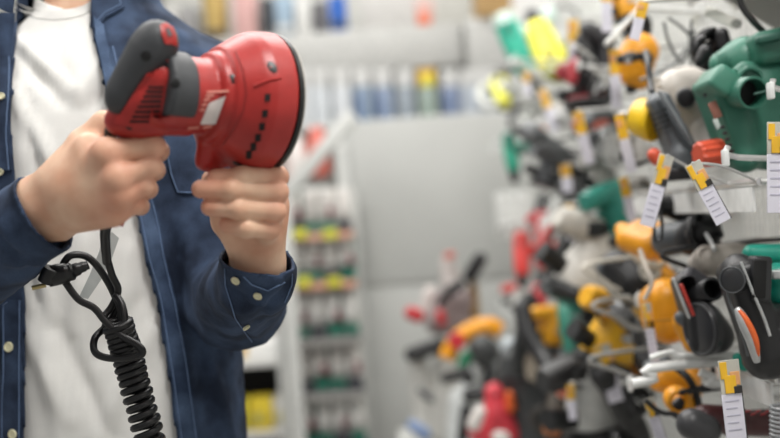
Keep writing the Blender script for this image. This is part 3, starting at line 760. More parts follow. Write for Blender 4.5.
q = P(497, 14, 5.1); MB().box((q.x + .08, 5.35, q.z - .018), (.46, .44, .022), bev=.003).build('shelf_board', pale, ts); MB().box((q.x + .08, 5.14, q.z - .14), (.46, .02, .24), bev=.003).build('fascia_board', cmat('#b4b4b1', .6), ts)

# carded goods rack left of the panel
rack = empty('display_rack', (P(325, 300, 4.1).x, 4.2, 0), 'pale display rack with rows of carded goods beside the grey panel', 'rack')
xa = P(291, 300, 4.1).x; xb = P(359, 300, 4.1).x
MB().box(((xa + xb) / 2, 4.262, .66), (xb - xa, .04, 1.32), bev=.004).build('back_panel', cmat('#b9bab7', .6), rack)
for x in (xa, xb): MB().box((x, 4.2, .66), (.03, .08, 1.32), bev=.004).build('post', pale, rack)
rows = [192, 240, 295, 348, 402, 452]; ordn = ['top', 'second', 'third', 'fourth', 'fifth', 'lowest']
for ri, y0 in enumerate(rows):
    sh = P(330, y0 + 40, 4.1)
    MB().box(((xa + xb) / 2, 4.13, sh.z - .012), (xb - xa, .24, .016), bev=.003).build('shelf', cmat('#5f6164', .5), rack)
    MB().box(((xa + xb) / 2, 3.976, sh.z - .012), (xb - xa, .006, .026), bev=.002).build('price_strip', cmat('#cf9d86' if ri < 2 else '#8d8b88', .5), rack)
    for k in range(4):
        xx = 296 + ri * 3.6 + k * 16.5; b0 = P(xx, y0 + 40, 4.1); zb = sh.z - .004
        g = empty('carded_pack', (b0.x, 4.10, zb), '%s carded pack from the left in the %s row of the display rack' % (['first', 'second', 'third', 'last'][k], ordn[ri]), 'pack', 'carded packs on the display rack')
        hh = 45 / FPX * 4.1; wd = .058
        MB().box((b0.x, 4.12, zb + hh / 2), (wd, .012, hh), bev=.003).build('card', cmat('#dddbd7' if (k + ri) % 4 else '#2c6355', .5), g)
        MB().box((b0.x - .004, 4.10, zb + hh * .66), (wd * .86, .026, hh * .62), bev=.008).build('bubble', cmat('#efeeeb' if (k * 3 + ri) % 3 else '#dedad6', .3), g)
        MB().ell((b0.x + .012, 4.085, zb + hh * .45), (.012, .014, .026)).build('product', cmat(['#8c4650', '#c9c7c3', '#7b4049', '#c2bfbb'][(k + ri) % 4], .4), g)
        MB().box((b0.x, 4.082, zb + .022), (.056, .03, .038), bev=.006).build('base_pack', cmat('#1d6a57' if (k + ri) % 3 else '#34363e', .4), g)
    for k in (0, 1):
        if ri < 2:
            yy = P(300 + ri * 3.6 + k * 30, y0 + 42, 3.96); t_ = MB().box((yy.x, 3.965, yy.z), (.05, .006, .035), bev=.002).build('price_card', cmat('#c9c634', .5))
            tag(t_, 'yellow price card on the %s shelf edge of the display rack, %s' % (ordn[ri], ('left one', 'right one')[k]), 'price card', 'yellow price cards on the display rack')
# low counter with yellow goods at the left
ct = empty('low_shelf_unit', (P(262, 380, 4.0).x, 4.1, 0), 'dark low shelf unit between the shirt cuff and the display rack', 'shelf unit')
xa = P(190, 380, 4.0).x; xb = P(283, 380, 4.0).x
for yy in (357, 430):
    z = P(262, yy, 4.0).z; MB().box(((xa + xb) / 2, 4.2, z - .02), (xb - xa, .4, .03), bev=.004).build('shelf', cmat('#c4c3c0' if yy != 357 else '#d9d9d6', .4), ct)
for x in (xa, xb): MB().box((x, 4.2, .45), (.03, .4, .9), bev=.004).build('side_panel', pale, ct)
MB().box(((xa + xb) / 2, 4.40, .44), (xb - xa, .03, .85)).build('back_panel', cmat('#1f1f20', .6), ct)
zt = P(262, 357, 4.0).z - .005
q = P(264, 352, 4.05); t_ = MB().box((q.x, 4.14, zt + .036), (.24, .16, .07), bev=.012, seg=3).build('white_tray', mat('white_gloss', '#f1f1ef', .2)); tag(t_, 'glossy white tray on top of the low dark shelf unit', 'tray')
q = P(238, 346, 4.05); t_ = MB().box((q.x, 4.1, zt + .045), (.06, .1, .09), bev=.006).build('yellow_packet', cmat('#c9a13c')); tag(t_, 'small yellow packet left of the glossy white tray', 'packet')
q = P(262, 325, 4.2); t_ = MB().box((q.x, 4.32, zt + .10), (.2, .08, .2), bev=.01).build('brown_carton', cmat('#8f7f78', .7)); tag(t_, 'brownish carton behind the glossy white tray', 'box')
z2 = P(262, 430, 4.0).z - .005
for x, c, nm in ((234, '#c7bd3c', 'left yellow box'), (260, '#d3ba2c', 'middle yellow box with a red spot'), (284, '#b9b6ae', 'pale grey box at the right end')):
    q = P(x, 410, 4.0); g = empty('small_box', (q.x, 4.06, z2), nm + ' on the low dark shelf unit', 'box', 'small boxes on the low shelf')
    MB().box((q.x, 4.07, z2 + .06), (.085, .1, .12), bev=.006).build('box_body', cmat(c), g)
    MB().box((q.x - .01, 4.017, z2 + .045), (.04, .006, .04), bev=.002).build('spot', cmat('#cf5a2c' if x == 268 else '#a79f55'), g)
# rolled goods between sander and rail
for x, y, c, r, lab in ((318, 152, '#cf6a5c', 13, 'coral red bag standing behind the angled rail'), (297, 160, '#d9d2ce', 12, 'white bag left of the coral red bag'), (292, 168, '#c9b7b2', 9, 'pinkish bag nearest the sander')):
    d = 4.75 if y < 180 else 4.7; q = P(x, y, d); R_ = r / FPX * d
    t_ = MB().zloft([(-R_ * 1.9, R_ * .7, .05), (-R_ * 1.2, R_, .07), (R_ * .8, R_ * .8, .06), (R_ * 1.9, R_ * .45, .02)], 18, 2.6).build('goods_bag', cmat(c, .45)); t_.location = q; tag(t_, lab, 'bag')

bs_ = empty('low_table', (P(302, 190, 4.72).x, 4.72, 0), 'pale narrow stand carrying the bags behind the angled rail', 'stand')
zq = min(P(318, 152, 4.75).z - 13 / FPX * 4.75 * 1.9, P(292, 168, 4.75).z - 9 / FPX * 4.75 * 1.9) - .01
MB().box((P(302, 190, 4.72).x, 4.74, zq - .02), (.26, .2, .025), bev=.004).build('top', pale, bs_)
for sx_ in (-.11, .11): MB().box((P(302, 190, 4.72).x + sx_, 4.74, (zq - .03) / 2), (.025, .18, zq - .03), bev=.003).build('leg', pale, bs_)

# ------------------------------------------------------------------ the tool wall: mesh, rails, hooks, tags
wm = MB()
for i in range(0, 62): z = .62 + i * .02; wm.box((WX - .012, 1.95, z), (.003, 2.1, .002))
for i in range(0, 84): y = .9 + i * .025; wm.box((WX - .015, y, 1.23), (.003, .002, 1.24))
wm = wm.build('wire_mesh_panel', mat('pale_wire', '#cfd0cd', .4)); tag(wm, 'pale wire mesh panel on the right wall behind the nearest tools', 'mesh panel')
wm2 = MB()
for i in range(0, 36): z = .55 + i * .04; wm2.box((WX - .012, 3.95, z), (.004, 1.8, .003))
for i in range(0, 37): y = 3.05 + i * .05; wm2.box((WX - .016, y, 1.25), (.004, .003, 1.4))
wm2 = wm2.build('wire_mesh_panel', MATS['pale_wire']); tag(wm2, 'pale wire mesh panel at the far end of the right wall', 'mesh panel')
def wallshelf(y0, y1, x0, z, lab, strip='#d4d5d2'):
    e = empty('tool_shelf', (WX, (y0 + y1) / 2, z), lab, 'shelf', None)
    MB().tube([(x0, y0, z), (x0, y1, z)], .0045, 10, 0).build('front_rail', chrome, e)
    n = int((y1 - y0) / .1)
    for k in range(n + 1):
        MB().tube([(x0, y0 + k * (y1 - y0) / n, z), (WX - .01, y0 + k * (y1 - y0) / n, z)], .0028, 8, 0).build('cross_wire', chrome, e)
    MB().box((x0 - .004, (y0 + y1) / 2, z - .018), (.003, (y1 - y0) * .96, .026)).build('price_strip', mat('clear_strip', '#e9eae8', .25), e)
    return e
wallshelf(1.12, 1.72, .385, CZ + .012, 'wire shelf rail under the dark green planer')
wallshelf(1.15, 1.75, .40, CZ - .200, 'wire shelf rail under the black belt sanders')
wallshelf(1.95, 2.9, .40, CZ - .02, 'wire shelf rail in the middle of the tool wall')
wallshelf(1.9, 2.9, .40, CZ + .235, 'wire shelf rail under the black jigsaw')
wallshelf(1.9, 2.8, .40, CZ - .27, 'low wire shelf rail in the middle of the tool wall')
wallshelf(3.1, 4.1, .40, CZ + .25, 'farthest upper wire shelf rail')
wallshelf(3.1, 4.1, .40, CZ - .02, 'farthest middle wire shelf rail')
wallshelf(3.1, 4.1, .38, CZ - .33, 'farthest lower wire shelf rail')
ts = empty('upper_shelf', (WX, 1.3, CZ + .25), 'grey metal shelf along the top right above the green planer', 'shelf')
MB().box((.54, 1.27, CZ + .287), (.19, .52, .012), bev=.003).build('shelf_board', mat('shelf_grey', '#cbcac5', .5), ts)
MB().box((.443, 1.27, CZ + .287), (.006, .52, .035), bev=.002).build('shelf_lip', pale, ts)
for y in (1.06, 1.50): MB().plate([(.47, CZ + .28), (.63, CZ + .28), (.63, CZ + .17)], .005, Matrix.Translation((0, y, 0))).build('bracket', pale, ts)

def hook(px, py, d, lab, x1=None):
    a = P(px, py, d); e = empty('display_hook', (WX, a.y, a.z), lab, 'hook', 'display hooks on the tool wall')
    dy = (WX - a.x) * .25
    MB().tube([(WX - .01, a.y + dy, a.z - .01), ((WX + a.x) / 2, a.y + dy / 2, a.z - .008), (a.x + .01, a.y, a.z), (a.x, a.y - .003, a.z + .012)], .0032, 8, 4).build('prong', chrome, e)
    MB().box((WX - .012, a.y + dy, a.z - .01), (.012, .035, .05), bev=.003).build('mount_plate', chrome, e)
    MB().box((a.x - .004, a.y - .004, a.z), (.006, .012, .018), bev=.002).build('end_plate', mat('clear_plate', '#dcdedc', .2), e)
    return e
yel = cmat('#dba51f', .4); tagw = mat('tag_white', '#d3d1dc', .45, var=.02); tagy = cmat('#e3b12a', .4); tagk = cmat('#2a2826', .4); tago = cmat('#d9a06a', .5); clear = mat('tag_clear', '#b8b6ab', .2)
def price_tag(x0, y0, x1, y1, wpx, d, lab, det=True, split=.42, d1=None):
    """hanging price tag: top centre pixel to bottom centre pixel"""
    if not det: d *= .87; wpx *= 1.15
    a = P(x0, y0, d); b = P(x1, y1, d1 or d); e = empty('price_tag', a, lab, 'price tag', 'hanging price tags')
    dn = (b - a); L = dn.length; dn.normalize(); w_ = wpx / FPX * d; sdv = dn.cross(Fv).normalized(); nv = sdv.cross(dn).normalized()
    if nv.y > 0: nv = -nv
    rot = Matrix((sdv, nv, dn)).transposed()
    def bar(t0, t1, s0, s1, m, nm, off, th=.0012):
        c = a + dn * (L * (t0 + t1) / 2) + sdv * (w_ * (s0 + s1) / 2) + nv * off
        MB().box(c, (w_ * (s1 - s0), th, L * (t1 - t0)), rot, bev=.0003, seg=1).build(nm, m, e)
    bar(split, 1, -.5, .5, tagw, 'card', 0)
    bar(0, split, -.5, .5, clear if det else tagy, 'header', 0)
    if det and 600 < x0 < 700 and y0 < 200:
        MB().tube([a, (.345, a.y + .012, CZ + .03), (.386, max(a.y + .02, 1.13), CZ + .012)], .0016, 8, 5).build('hanger', chrome, e)
    if det:
        bar(.02, split * .55, -.45, -.12, tagy, 'yellow_mark', .0012); bar(split * .45, split * .98, -.3, .25, tagy, 'yellow_mark', .0014)
        bar(split * .35, split * .75, .0, .45, tago, 'skin_tone_mark', .0012); bar(split * .78, split, .1, .5, tagk, 'dark_mark', .0016)
        for k in range(5):
            bar(split + .08 + k * .09, split + .10 + k * .09, -.35, .3 - .1 * (k % 2), mat('print_grey', '#aeacbb', .6), 'print_line', .0008, .0004)
        bar(split, 1, .46, .52, tagk, 'edge', .0002)
    else:
        bar(split * .2, split * .5, -.5, .1, tago, 'mark', .0012)
        hk = empty('display_hook', (WX, a.y + .02, a.z), 'display hook carrying the ' + ' '.join(lab.split()[:12]), 'hook', 'display hooks on the tool wall')
        MB().tube([(WX - .01, a.y + .02, a.z + .004), (a.x, a.y + .004, a.z + .002)], .003, 8, 0).build('prong', chrome, hk)
        MB().box((WX - .012, a.y + .02, a.z), (.012, .03, .04), bev=.003).build('mount_plate', chrome, hk)
    return e
price_tag(692, 163, 724, 222, 17, 1.10, 'price tag tilted right with yellow mark, below the red fluted knob')
price_tag(667, 155, 647, 226, 15, 1.20, 'price tag leaning left with black loop, under the grey planer')
price_tag(777, 122, 777, 213, 20, 1.08, 'price tag cut by the right edge of the photo, beside the green planer', split=.35)
price_tag(728, 360, 737, 440, 21, 1.06, 'price tag hanging below the black belt sander, low right')
price_tag(646, 303, 655, 362, 9, 1.38, 'narrow price tag left of the big yellow drill body')
price_tag(648, 398, 662, 442, 11, 1.32, 'price tag below the yellow drill at the bottom edge')
price_tag(602, 345, 617, 402, 16, 1.7, 'wide price tag with yellow top under the yellow sander', split=.4)
for x0, y0, x1, y1, wd, d, lab in ((568, 205, 573, 240, 8, 2.5, 'yellow topped price tag left of the teal sander'), (623, 178, 633, 222, 8, 1.9, 'price tag right of the teal sander'), (577, 112, 590, 164, 9, 2.1, 'price tag with yellow edge beside the coral tool'),
    (619, 115, 632, 172, 9, 1.7, 'price tag with orange edge left of the red small knob'), (607, -20, 607, 32, 9, 1.9, 'long white price tag at the top beside the orange router'), (565, 165, 568, 192, 9, 2.5, 'orange and yellow price tag under the grey hoses'),
    (573, 20, 574, 72, 9, 2.4, 'pale price tag left of the black jigsaw'), (614, 50, 617, 108, 9, 1.9, 'white price tag right of the black jigsaw'), (548, 255, 554, 292, 7, 3.0, 'yellow green price tag beside the red grinder'),
    (570, 385, 573, 420, 7, 2.0, 'narrow lilac price tag left of the white boxed tool'), (526, 72, 528, 96, 6, 3.0, 'small price tag below the turquoise drill'), (644, 2, 634, 40, 9, 1.5, 'price tag slanting left at the top by the cables'),
    (542, 90, 556, 132, 7, 2.9, 'yellow and green slanting tag under the yellow drill')):
    price_tag(x0, y0, x1, y1, wd, d, lab, det=False)
for x, y, d, lab in ((516, 60, 2.6, 'bright display hook in front of the turquoise drill'), (580, 66, 2.0, 'display hook pointing at the black jigsaw, lower'), (578, 48, 2.3, 'display hook beside the pale price tag'), (505, 84, 3.0, 'display hook by the far yellow tool'),
    (728, 158, 1.12, 'near display hook in front of the green planer'), (773, 91, 1.12, 'display hook reaching the round port of the green planer'), (632, 384, 1.45, 'display hook left of the small yellow drill'), (640, 300, 1.5, 'display hook above the big yellow drill'),
    (600, 205, 1.95, 'display hook by the teal sander'), (560, 240, 2.5, 'display hook left of the white sander'), (548, 180, 2.8, 'display hook under the grey hoses'), (598, 330, 1.75, 'display hook by the yellow sander'), (585, 150, 2.0, 'display hook beneath the coral tool'), (540, 330, 2.5, 'display hook by the far yellow grinder')):
    hook(x, y, d, lab)

# ------------------------------------------------------------------ power tools
TOOLN = [0]
def place(name, px, py, d, size, roll, yaw, pitch, label, cat, group=None, flip=False):
    """root at a point; local x = long axis, z = up, y = away; size = metres per local unit"""
    e = empty(name, P(px, py, d), label, cat, group)
    R_ = Matrix.Rotation(math.radians(-roll), 3, 'Y') @ Matrix.Rotation(math.radians(yaw), 3, 'Z') @ Matrix.Rotation(math.radians(pitch), 3, 'X')
    e.rotation_euler = R_.to_euler(); e.scale = (-size if flip else size, size, size)
    return e
class TP:                                             # part maker in the tool's own frame
    def __init__(s, e): s.e = e; s.mx = Matrix.LocRotScale(e.location, e.rotation_euler, e.scale)
    def __call__(s, mb, name, m, parent=None, sharp=45):
        bmesh.ops.recalc_face_normals(mb.bm, faces=mb.bm.faces); me = bpy.data.meshes.new(name); mb.bm.to_mesh(me); mb.bm.free()
        o = link_mesh(name, me, m, None, sharp); o.parent = parent or s.e; return o
X = Vector((1, 0, 0)); Z = Vector((0, 0, 1))
dk_ = cmat('#161718', .45); gy = cmat('#6d6f70', .45)
def drill(e, c, c2=None, chuck=None, cable=True):
    T = TP(e); c2 = c2 or dk_
    b = T(MB().xloft([(-.13, .026, .03, 0), (-.125, .034, .036, 0), (-.06, .038, .040, 0), (0, .036, .038, 0), (.05, .033, .034, 0), (.065, .026, .027, 0)]), 'body', c)
    T(MB().zloft([(-.16, .026, .020, -.075), (-.15, .030, .023, -.075), (-.08, .022, .019, -.065), (-.02, .025, .022, -.055)], exp=3), 'grip', c2)
    T(MB().xloft([(-.145, .02, .022, 0), (-.14, .031, .034, 0), (-.11, .0375, .0385, 0)]), 'rear_cap', c2)
    T(MB().lathe([(0, .024), (.006, .027), (.03, .026), (.035, .022), (.055, .019), (.06, .010)], (.065, 0, 0), (1, 0, 0)), 'chuck', chuck or dk_)
    T(MB().box((-.032, 0, -.055), (.018, .014, .035), bev=.005), 'trigger', dk_)
    for k in range(4): T(MB().box((-.10 + k * .012, -.0365, .004), (.005, .004, .026), bev=.001), 'vent_slot', dk_, b)
    if cable: T(MB().tube([(-.08, 0, -.16), (-.085, 0, -.19), (-.05, .02, -.23), (.0, .03, -.21), (.02, .02, -.16)], .0045, 8), 'cable', dk_)
def grinder(e, c, c2=None, head=None, disc=True):
    T = TP(e); c2 = c2 or dk_
    b = T(MB().xloft([(-.16, .022, .024, 0), (-.15, .030, .031, 0), (-.08, .027, .028, 0), (-.02, .031, .032, 0), (.05, .035, .036, 0), (.06, .033, .034, 0)]), 'body', c)
    T(MB().xloft([(.058, .034, .035, 0), (.075, .034, .034, 0), (.12, .030, .028, -.002), (.14, .02, .02, -.004)]), 'gear_head', head or dk_)
    T(MB().lathe([(0, .024), (.012, .024), (.02, .018), (.032, .018)], (.11, 0, -.018), (.11, 0, -1)), 'spindle', cmat('#8b8c8c', .3))
    T(MB().lathe([(0, .055), (0, .058), (.003, .060), (.016, .060), (.016, .056), (.004, .055)], (.11, 0, -.045), (.11, 0, -1)), 'guard', cmat('#3b3c3e', .35))
    if disc: T(MB().lathe([(0, .01), (0, .056), (.003, .056), (.003, .01)], (.11, 0, -.056), (.11, 0, -1)), 'disc', cmat('#4a4240', .8))
    T(MB().lathe([(0, .008), (.012, .012), (.03, .016), (.09, .015), (.105, .018), (.11, .012)], (.10, .03, .004), (.10, 1, .3)), 'side_handle', c2)
    T(MB().xloft([(-.172, .018, .02, 0), (-.165, .0255, .0275, 0), (-.135, .0305, .0315, 0)]), 'rear_cap', c2)
    T(MB().box((0, -.033, .01), (.03, .008, .012), bev=.003), 'switch', dk_)
    for k in range(4): T(MB().box((-.13 + k * .011, -.0285, 0), (.005, .004, .03), bev=.001), 'vent_slot', dk_, b)
    T(MB().tube([(-.17, 0, 0), (-.185, 0, -.005), (-.195, .01, -.03), (-.17, .02, -.06), (-.12, .03, -.06)], .0045, 8), 'cable', dk_)
def jigsaw(e, c, c2=None, base=None):
    T = TP(e); c2 = c2 or dk_
    T(MB().xloft([(-.10, .026, .028, 0), (-.09, .032, .034, 0), (0, .034, .038, -.002), (.06, .032, .042, -.006), (.09, .026, .038, -.012), (.10, .014, .024, -.018)]), 'body', c)
    T(MB().tube([(-.085, 0, .02), (-.09, 0, .065), (-.06, 0, .088), (.0, 0, .092), (.05, 0, .078), (.075, 0, .03)], .0165, 12), 'handle', c2)
    T(MB().box((.0, 0, -.075), (.16, .075, .006), bev=.003).box((.02, 0, -.055), (.08, .045, .036), bev=.006), 'base_plate', base or cmat('#9c9d9d', .3))
    T(MB().box((.075, 0, -.09), (.006, .0015, .07)), 'blade', steel)
    T(MB().cyl((.04, -.036, .0), (.04, -.046, .0), .017, 16, .002), 'dial', dk_)
    T(MB().box((-.01, 0, .070), (.03, .012, .012), bev=.003), 'trigger', dk_)
    T(MB().tube([(-.09, 0, .03), (-.115, 0, .03), (-.13, .01, 0), (-.12, .02, -.04), (-.08, .03, -.07)], .0045, 8), 'cable', dk_)
def sander_t(e, c, c2=None, pad=None):
    T = TP(e); c2 = c2 or dk_
    T(MB().zloft([(-.04, .05, .045), (-.02, .052, .047), (.02, .042, .04), (.05, .036, .034), (.075, .032, .03), (.088, .02, .018)]), 'body', c)
    T(MB().lathe([(0, .06), (.012, .062), (.018, .058)], (0, 0, -.062), (0, 0, 1)), 'pad', pad or dk_)
    T(MB().xloft([(-.10, .018, .018, .058), (-.09, .024, .024, .058), (-.02, .028, .028, .064), (.04, .026, .022, .072), (.055, .012, .012, .07)]), 'grip', c2)
    T(MB().lathe([(0, .016), (.04, .019), (.06, .019)], (-.04, 0, -.02), (-1, 0, .15)), 'dust_port', dk_)
    T(MB().ell((0, -.044, .01), (.016, .004, .010)), 'badge', cmat('#b7b7b5'))
def saw(e, c, c2=None, guard=None):
    T = TP(e); c2 = c2 or dk_
    T(MB().lathe([(0, .075), (.004, .085), (.03, .085), (.036, .078)], (.03, -.02, -.01), (.03, 1, -.01)), 'blade_guard', guard or cmat('#8e908f', .35))
    T(MB().lathe([(0, .005), (0, .078), (.002, .078), (.002, .005)], (.03, -.026, -.018), (.03, 1, -.018)), 'blade', steel)
    T(MB().lathe([(0, .038), (.01, .042), (.07, .040), (.085, .030)], (.03, .016, .01), (.03, 1, .01)), 'motor', c)
    T(MB().tube([(-.03, .01, .02), (-.10, .01, -.01), (-.13, .01, .03), (-.09, .01, .085), (.0, .01, .105), (.06, .01, .07)], .018, 12), 'handle', c)
    T(MB().tube([(-.12, .01, .052), (-.09, .01, .087), (-.02, .01, .104)], .0205, 12), 'rubber_grip', c2)
    T(MB().box((.01, .015, -.062), (.24, .13, .005), bev=.002), 'base_plate', cmat('#a5a6a6', .3))
    T(MB().lathe([(0, .012), (.03, .018), (.045, .014)], (.09, .01, .06), (1, 0, .8)), 'front_knob', c2)
def cableloop(name, px, py, d, r, col, label, n=3):
    e = empty(name, P(px, py, d), label, 'cable', None); rs = random.Random(px)
    for k in range(n):
        mb = MB(); R_ = r / FPX * d * (.7 + .3 * rs.random()); a0 = rs.random() * 6; s_ = .5 + .5 * rs.random(); pts = []
        for i in range(9):
            t = a0 + i / 8 * 6.4; pts.append(P(px, py, d) + Rv * (R_ * math.cos(t) * s_) + Uv * (R_ * math.sin(t)) + Fv * (R_ * .5 * math.sin(t * 2 + k)))
        mb.tube(pts, .0042, 8).build('loop', col, e)
    MB().torus(P(px, py, d), Rv, r / FPX * d * .3, .004).build('tie', col, e)
    return e

# ------------------------------------------------------------------ nearest tools, shaped one by one
def cones(p, L, k=.006):
    d = None
    for x0, y0, d0, r0, x1, y1, d1, r1 in L:
        c = s_cone(p, P(x0, y0, d0), P(x1, y1, d1), r0 / FPX * d0, r1 / FPX * d1); d = c if d is None else smin(d, c, k)
    return d
def blob(name, L, m, parent=None, k=.006, res=.0028, cut=None, add=None):
    pts = []; rm = 0
    for x0, y0, d0, r0, x1, y1, d1, r1 in L: pts += [P(x0, y0, d0), P(x1, y1, d1)]; rm = max(rm, r0 / FPX * d0, r1 / FPX * d1)
    lo, hi = bounds(pts, rm + .012)
    def f(p):
        d = cones(p, L, k)
        if add: d = add(p, d)
        if cut: d = np.maximum(d, -cones(p, cut, .001))
        return d
    V, Q = nets(f, lo, hi, res); V = relax(V, Q, 1, .4); return from_np(name, V, Q, m, parent)
def pbox(px, py, d, w_, h_, dep, roll, m, name, parent, bev=.004, yaw=0):
    s_ = d / FPX; rot = Matrix.Rotation(math.radians(-roll), 3, 'Y') @ Matrix.Rotation(math.radians(yaw), 3, 'Z')
    return MB().box(P(px, py, d), (w_ * s_, dep, h_ * s_), rot, bev=bev, seg=3).build(name, m, parent)
def ring(px, py, d, r, wall, depth, dirv, m, name, parent, inner=None):
    a = P(px, py, d); dirv = Vector(dirv).normalized(); R_ = r / FPX * d; w_ = wall / FPX * d
    o = MB().lathe([(0, R_ - w_), (0, R_ - w_ * .3), (.001, R_), (depth, R_), (depth, R_ - w_), (depth * .96, R_ - w_), (0, R_ - w_)], a, a + dirv, 28, False).build(name, m, parent)
    MB().cyl(a + dirv * (depth * .45), a + dirv * (depth * .5), R_ - w_ * .9, 24).build('port_inside', inner or cmat('#0c0d0c', .7), o)
    return o
green = mat('dark_green_plastic', '#2f6856', .42, var=.04); green2 = mat('mid_green_plastic', '#417a67', .42, var=.04); green3 = mat('deep_green_plastic', '#26584a', .45, var=.04)
teal = mat('teal_plastic', '#178f7b', .4, var=.04); charc = mat('dark_grey_plastic', '#585d61', .45, var=.04); orangey = mat('orange_yellow_plastic', '#e59a17', .4, var=.05)
yelm = mat('bright_yellow_plastic', '#edc21c', .4, var=.05); beige = mat('warm_grey_plastic', '#9c958d', .45, var=.04); warmw = mat('warm_white_plastic', '#bdb6ae', .45, var=.04)
coral = mat('coral_plastic', '#cb5034', .4, var=.05); blackp = mat('soft_black_plastic', '#151517', .42, var=.05); silver = mat('silver_plastic', '#b9bbbb', .3, metal=.4)

# A dark green planer
e = empty('electric_planer', P(745, 110, 1.27), 'large dark green planer with round dust port at the right edge', 'planer')
def add(p, d):
    ax1 = (P(735, 168, 1.24) - P(703, 82, 1.24)).normalized(); n1 = Fv; t1 = ax1.cross(n1)
    d = smin(d, s_box(p, P(727, 118, 1.265), (ax1, n1, t1), (.052, .040, .016), .005), .006)
    a2 = Rv.copy(); d = smin(d, s_box(p, P(768, 112, 1.275), (a2, Fv, Uv), (.05, .045, .055), .012), .012)
    return d
blob('body', [(738, 112, 1.245, 17, 745, 158, 1.235, 15), (765, 90, 1.25, 22, 800, 95, 1.26, 24), (735, 118, 1.255, 16, 728, 155, 1.25, 10), (745, 150, 1.25, 18, 800, 158, 1.26, 16)], green, e, .012, .0026, add=add)
pbox(716, 84, 1.245, 26, 26, .075, -40, green2, 'side_deck', e, .006)
blob('motor_housing', [(722, 64, 1.275, 13, 745, 58, 1.275, 20), (745, 60, 1.27, 22, 800, 62, 1.27, 24)], green2, e, .01, .0028)
for k in range(5): MB().torus(P(716 + k * 3.2, 66 - k * .8, 1.272), Rv, (.0145 + k * .0009), .0011).build('cooling_fin', green, e)
pbox(768, 49, 1.25, 42, 34, .06, 8, green, 'handle_block', e, .010)
pbox(774, 38, 1.225, 40, 8, .03, 8, green3, 'handle_ridge', e, .003)
ring(751, 80, 1.225, 13.5, 3, .04, (-.1, 1, .12), green, 'upper_port', e)
ring(753.5, 93, 1.190, 16.5, 2.4, .055, (-.12, 1, .12), green, 'dust_port', e)
MB().tube([P(754, 94, 1.186), P(766, 91, 1.19)], .0012, 8, 0).build('port_pin', cmat('#4a6a60'), e)
for k in range(5): stud_ = MB().box(P(722.5 + k * 2.4, 127 + k * 6.0, 1.2195), (.0042, .006, .0036), bev=.001).build('vent_slot', blackp, e)
MB().box(P(715, 110, 1.2245), (.010, .003, .020), Matrix.Rotation(math.radians(-20), 3, 'Y'), bev=.001).build('rating_plate', cmat('#8a5a4c'), e)
MB().box(P(717, 124, 1.2235), (.006, .003, .012), Matrix.Rotation(math.radians(-20), 3, 'Y'), bev=.001).build('switch', cmat('#b4bdb8'), e)
stud_ = MB().cyl(P(705, 95, 1.222), P(705, 95, 1.215), .0022, 12).build('screw', blackp, e)
# B red fluted knob
kb = MB()
a = P(697.5, 155, 1.235); b = P(725, 151, 1.245); axk = (b - a).normalized(); u = axk.cross(Fv).normalized(); v = axk.cross(u); rings = []
for t, r in ((0, .012), (.003, .0142), (.028, .0150), (.031, .0135)):
    r2 = []
    for i in range(48):
        an = i / 48 * 2 * math.pi; rr = r * (1 + .06 * (1 if math.cos(an * 10) > 0 else -1)); r2.append(kb.bm.verts.new(a + axk * t + (u * math.cos(an) + v * math.sin(an)) * rr))
    rings.append(r2)
for r0, r1 in zip(rings, rings[1:]):
    for i in range(48): kb.bm.faces.new((r0[i], r0[(i + 1) % 48], r1[(i + 1) % 48], r1[i]))
kb.bm.faces.new(rings[0][::-1]); kb.bm.faces.new(rings[-1]); kb.build('depth_knob', coral, e, sharp=25)
# C warm white saw body
e = empty('circular_saw', P(680, 100, 1.46), 'warm white saw body with round black cap, left of the green planer', 'saw')
beige2 = mat('light_warm_plastic', '#c4beb6', .45, var=.03)
def addc(p, d): return smin(d, s_box(p, P(683, 96, 1.46), (Rv, Fv, Uv), (.030, .03, .034), .016), .01)
blob('body', [(672, 92, 1.45, 18, 688, 116, 1.45, 19), (688, 80, 1.46, 14, 702, 96, 1.46, 14), (690, 122, 1.45, 16, 708, 140, 1.45, 13)], beige2, e, .012, .003, add=addc)
MB().cyl(P(686, 98, 1.425), P(686, 98, 1.385), .0115, 24, .002).build('brush_cap', blackp, e)
MB().torus(P(686, 98, 1.390), Fv, .0118, .0016).build('cap_ring', charc, e)
for k in range(6): MB().box(P(657 + k * 2.2, 80 + k * 6, 1.422), (.011, .012, .0035), Matrix.Rotation(math.radians(20), 3, 'Y'), bev=.001).build('cooling_rib', warmw, e)
blob('clear_guard', [(702, 128, 1.43, 12, 708, 146, 1.43, 12)], mat('pale_clear_plastic', '#c9c6c2', .15), e)
# D grey planer with yellow housing
e = empty('hand_planer', P(665, 128, 1.36), 'slate grey and yellow planer hanging left of the red fluted knob', 'planer')
def addd(p, d):
    a1 = (P(690, 163, 1.36) - P(655, 96, 1.36)).normalized(); t1 = a1.cross(Fv)
    d = smin(d, s_box(p, P(668, 128, 1.37), (a1, Fv, t1), (.044, .034, .0145), .008), .004)
    return smin(d, s_box(p, P(684, 160, 1.36), (Rv, Fv, Uv), (.021, .03, .014), .010), .01)
blob('body', [(654, 98, 1.36, 6, 660, 112, 1.36, 7), (676, 140, 1.355, 8, 686, 154, 1.355, 12)], charc, e, .006, .0024, add=addd)
pbox(676, 118, 1.325, 64, 3, .01, -62, cmat('#85898c', .4), 'top_ridge', e, .0015)
for i in range(4):
    for j in range(4): MB().box(P(653 + i * 4 + j * 1.3, 114 + j * 5.4 - i * 1.6, 1.332), (.0030, .004, .0036), bev=.0008).build('vent_slot', blackp, e)
MB().lathe([(0, .001), (0, .019), (.004, .024), (.022, .027), (.030, .0275), (.034, .025)], P(637, 116, 1.40), P(649, 119, 1.385), 32).build('side_housing', yelm, e)
MB().torus(P(648, 116, 1.385), (1, -.3, .1), .019, .0022).build('seal_ring', orangey, e)
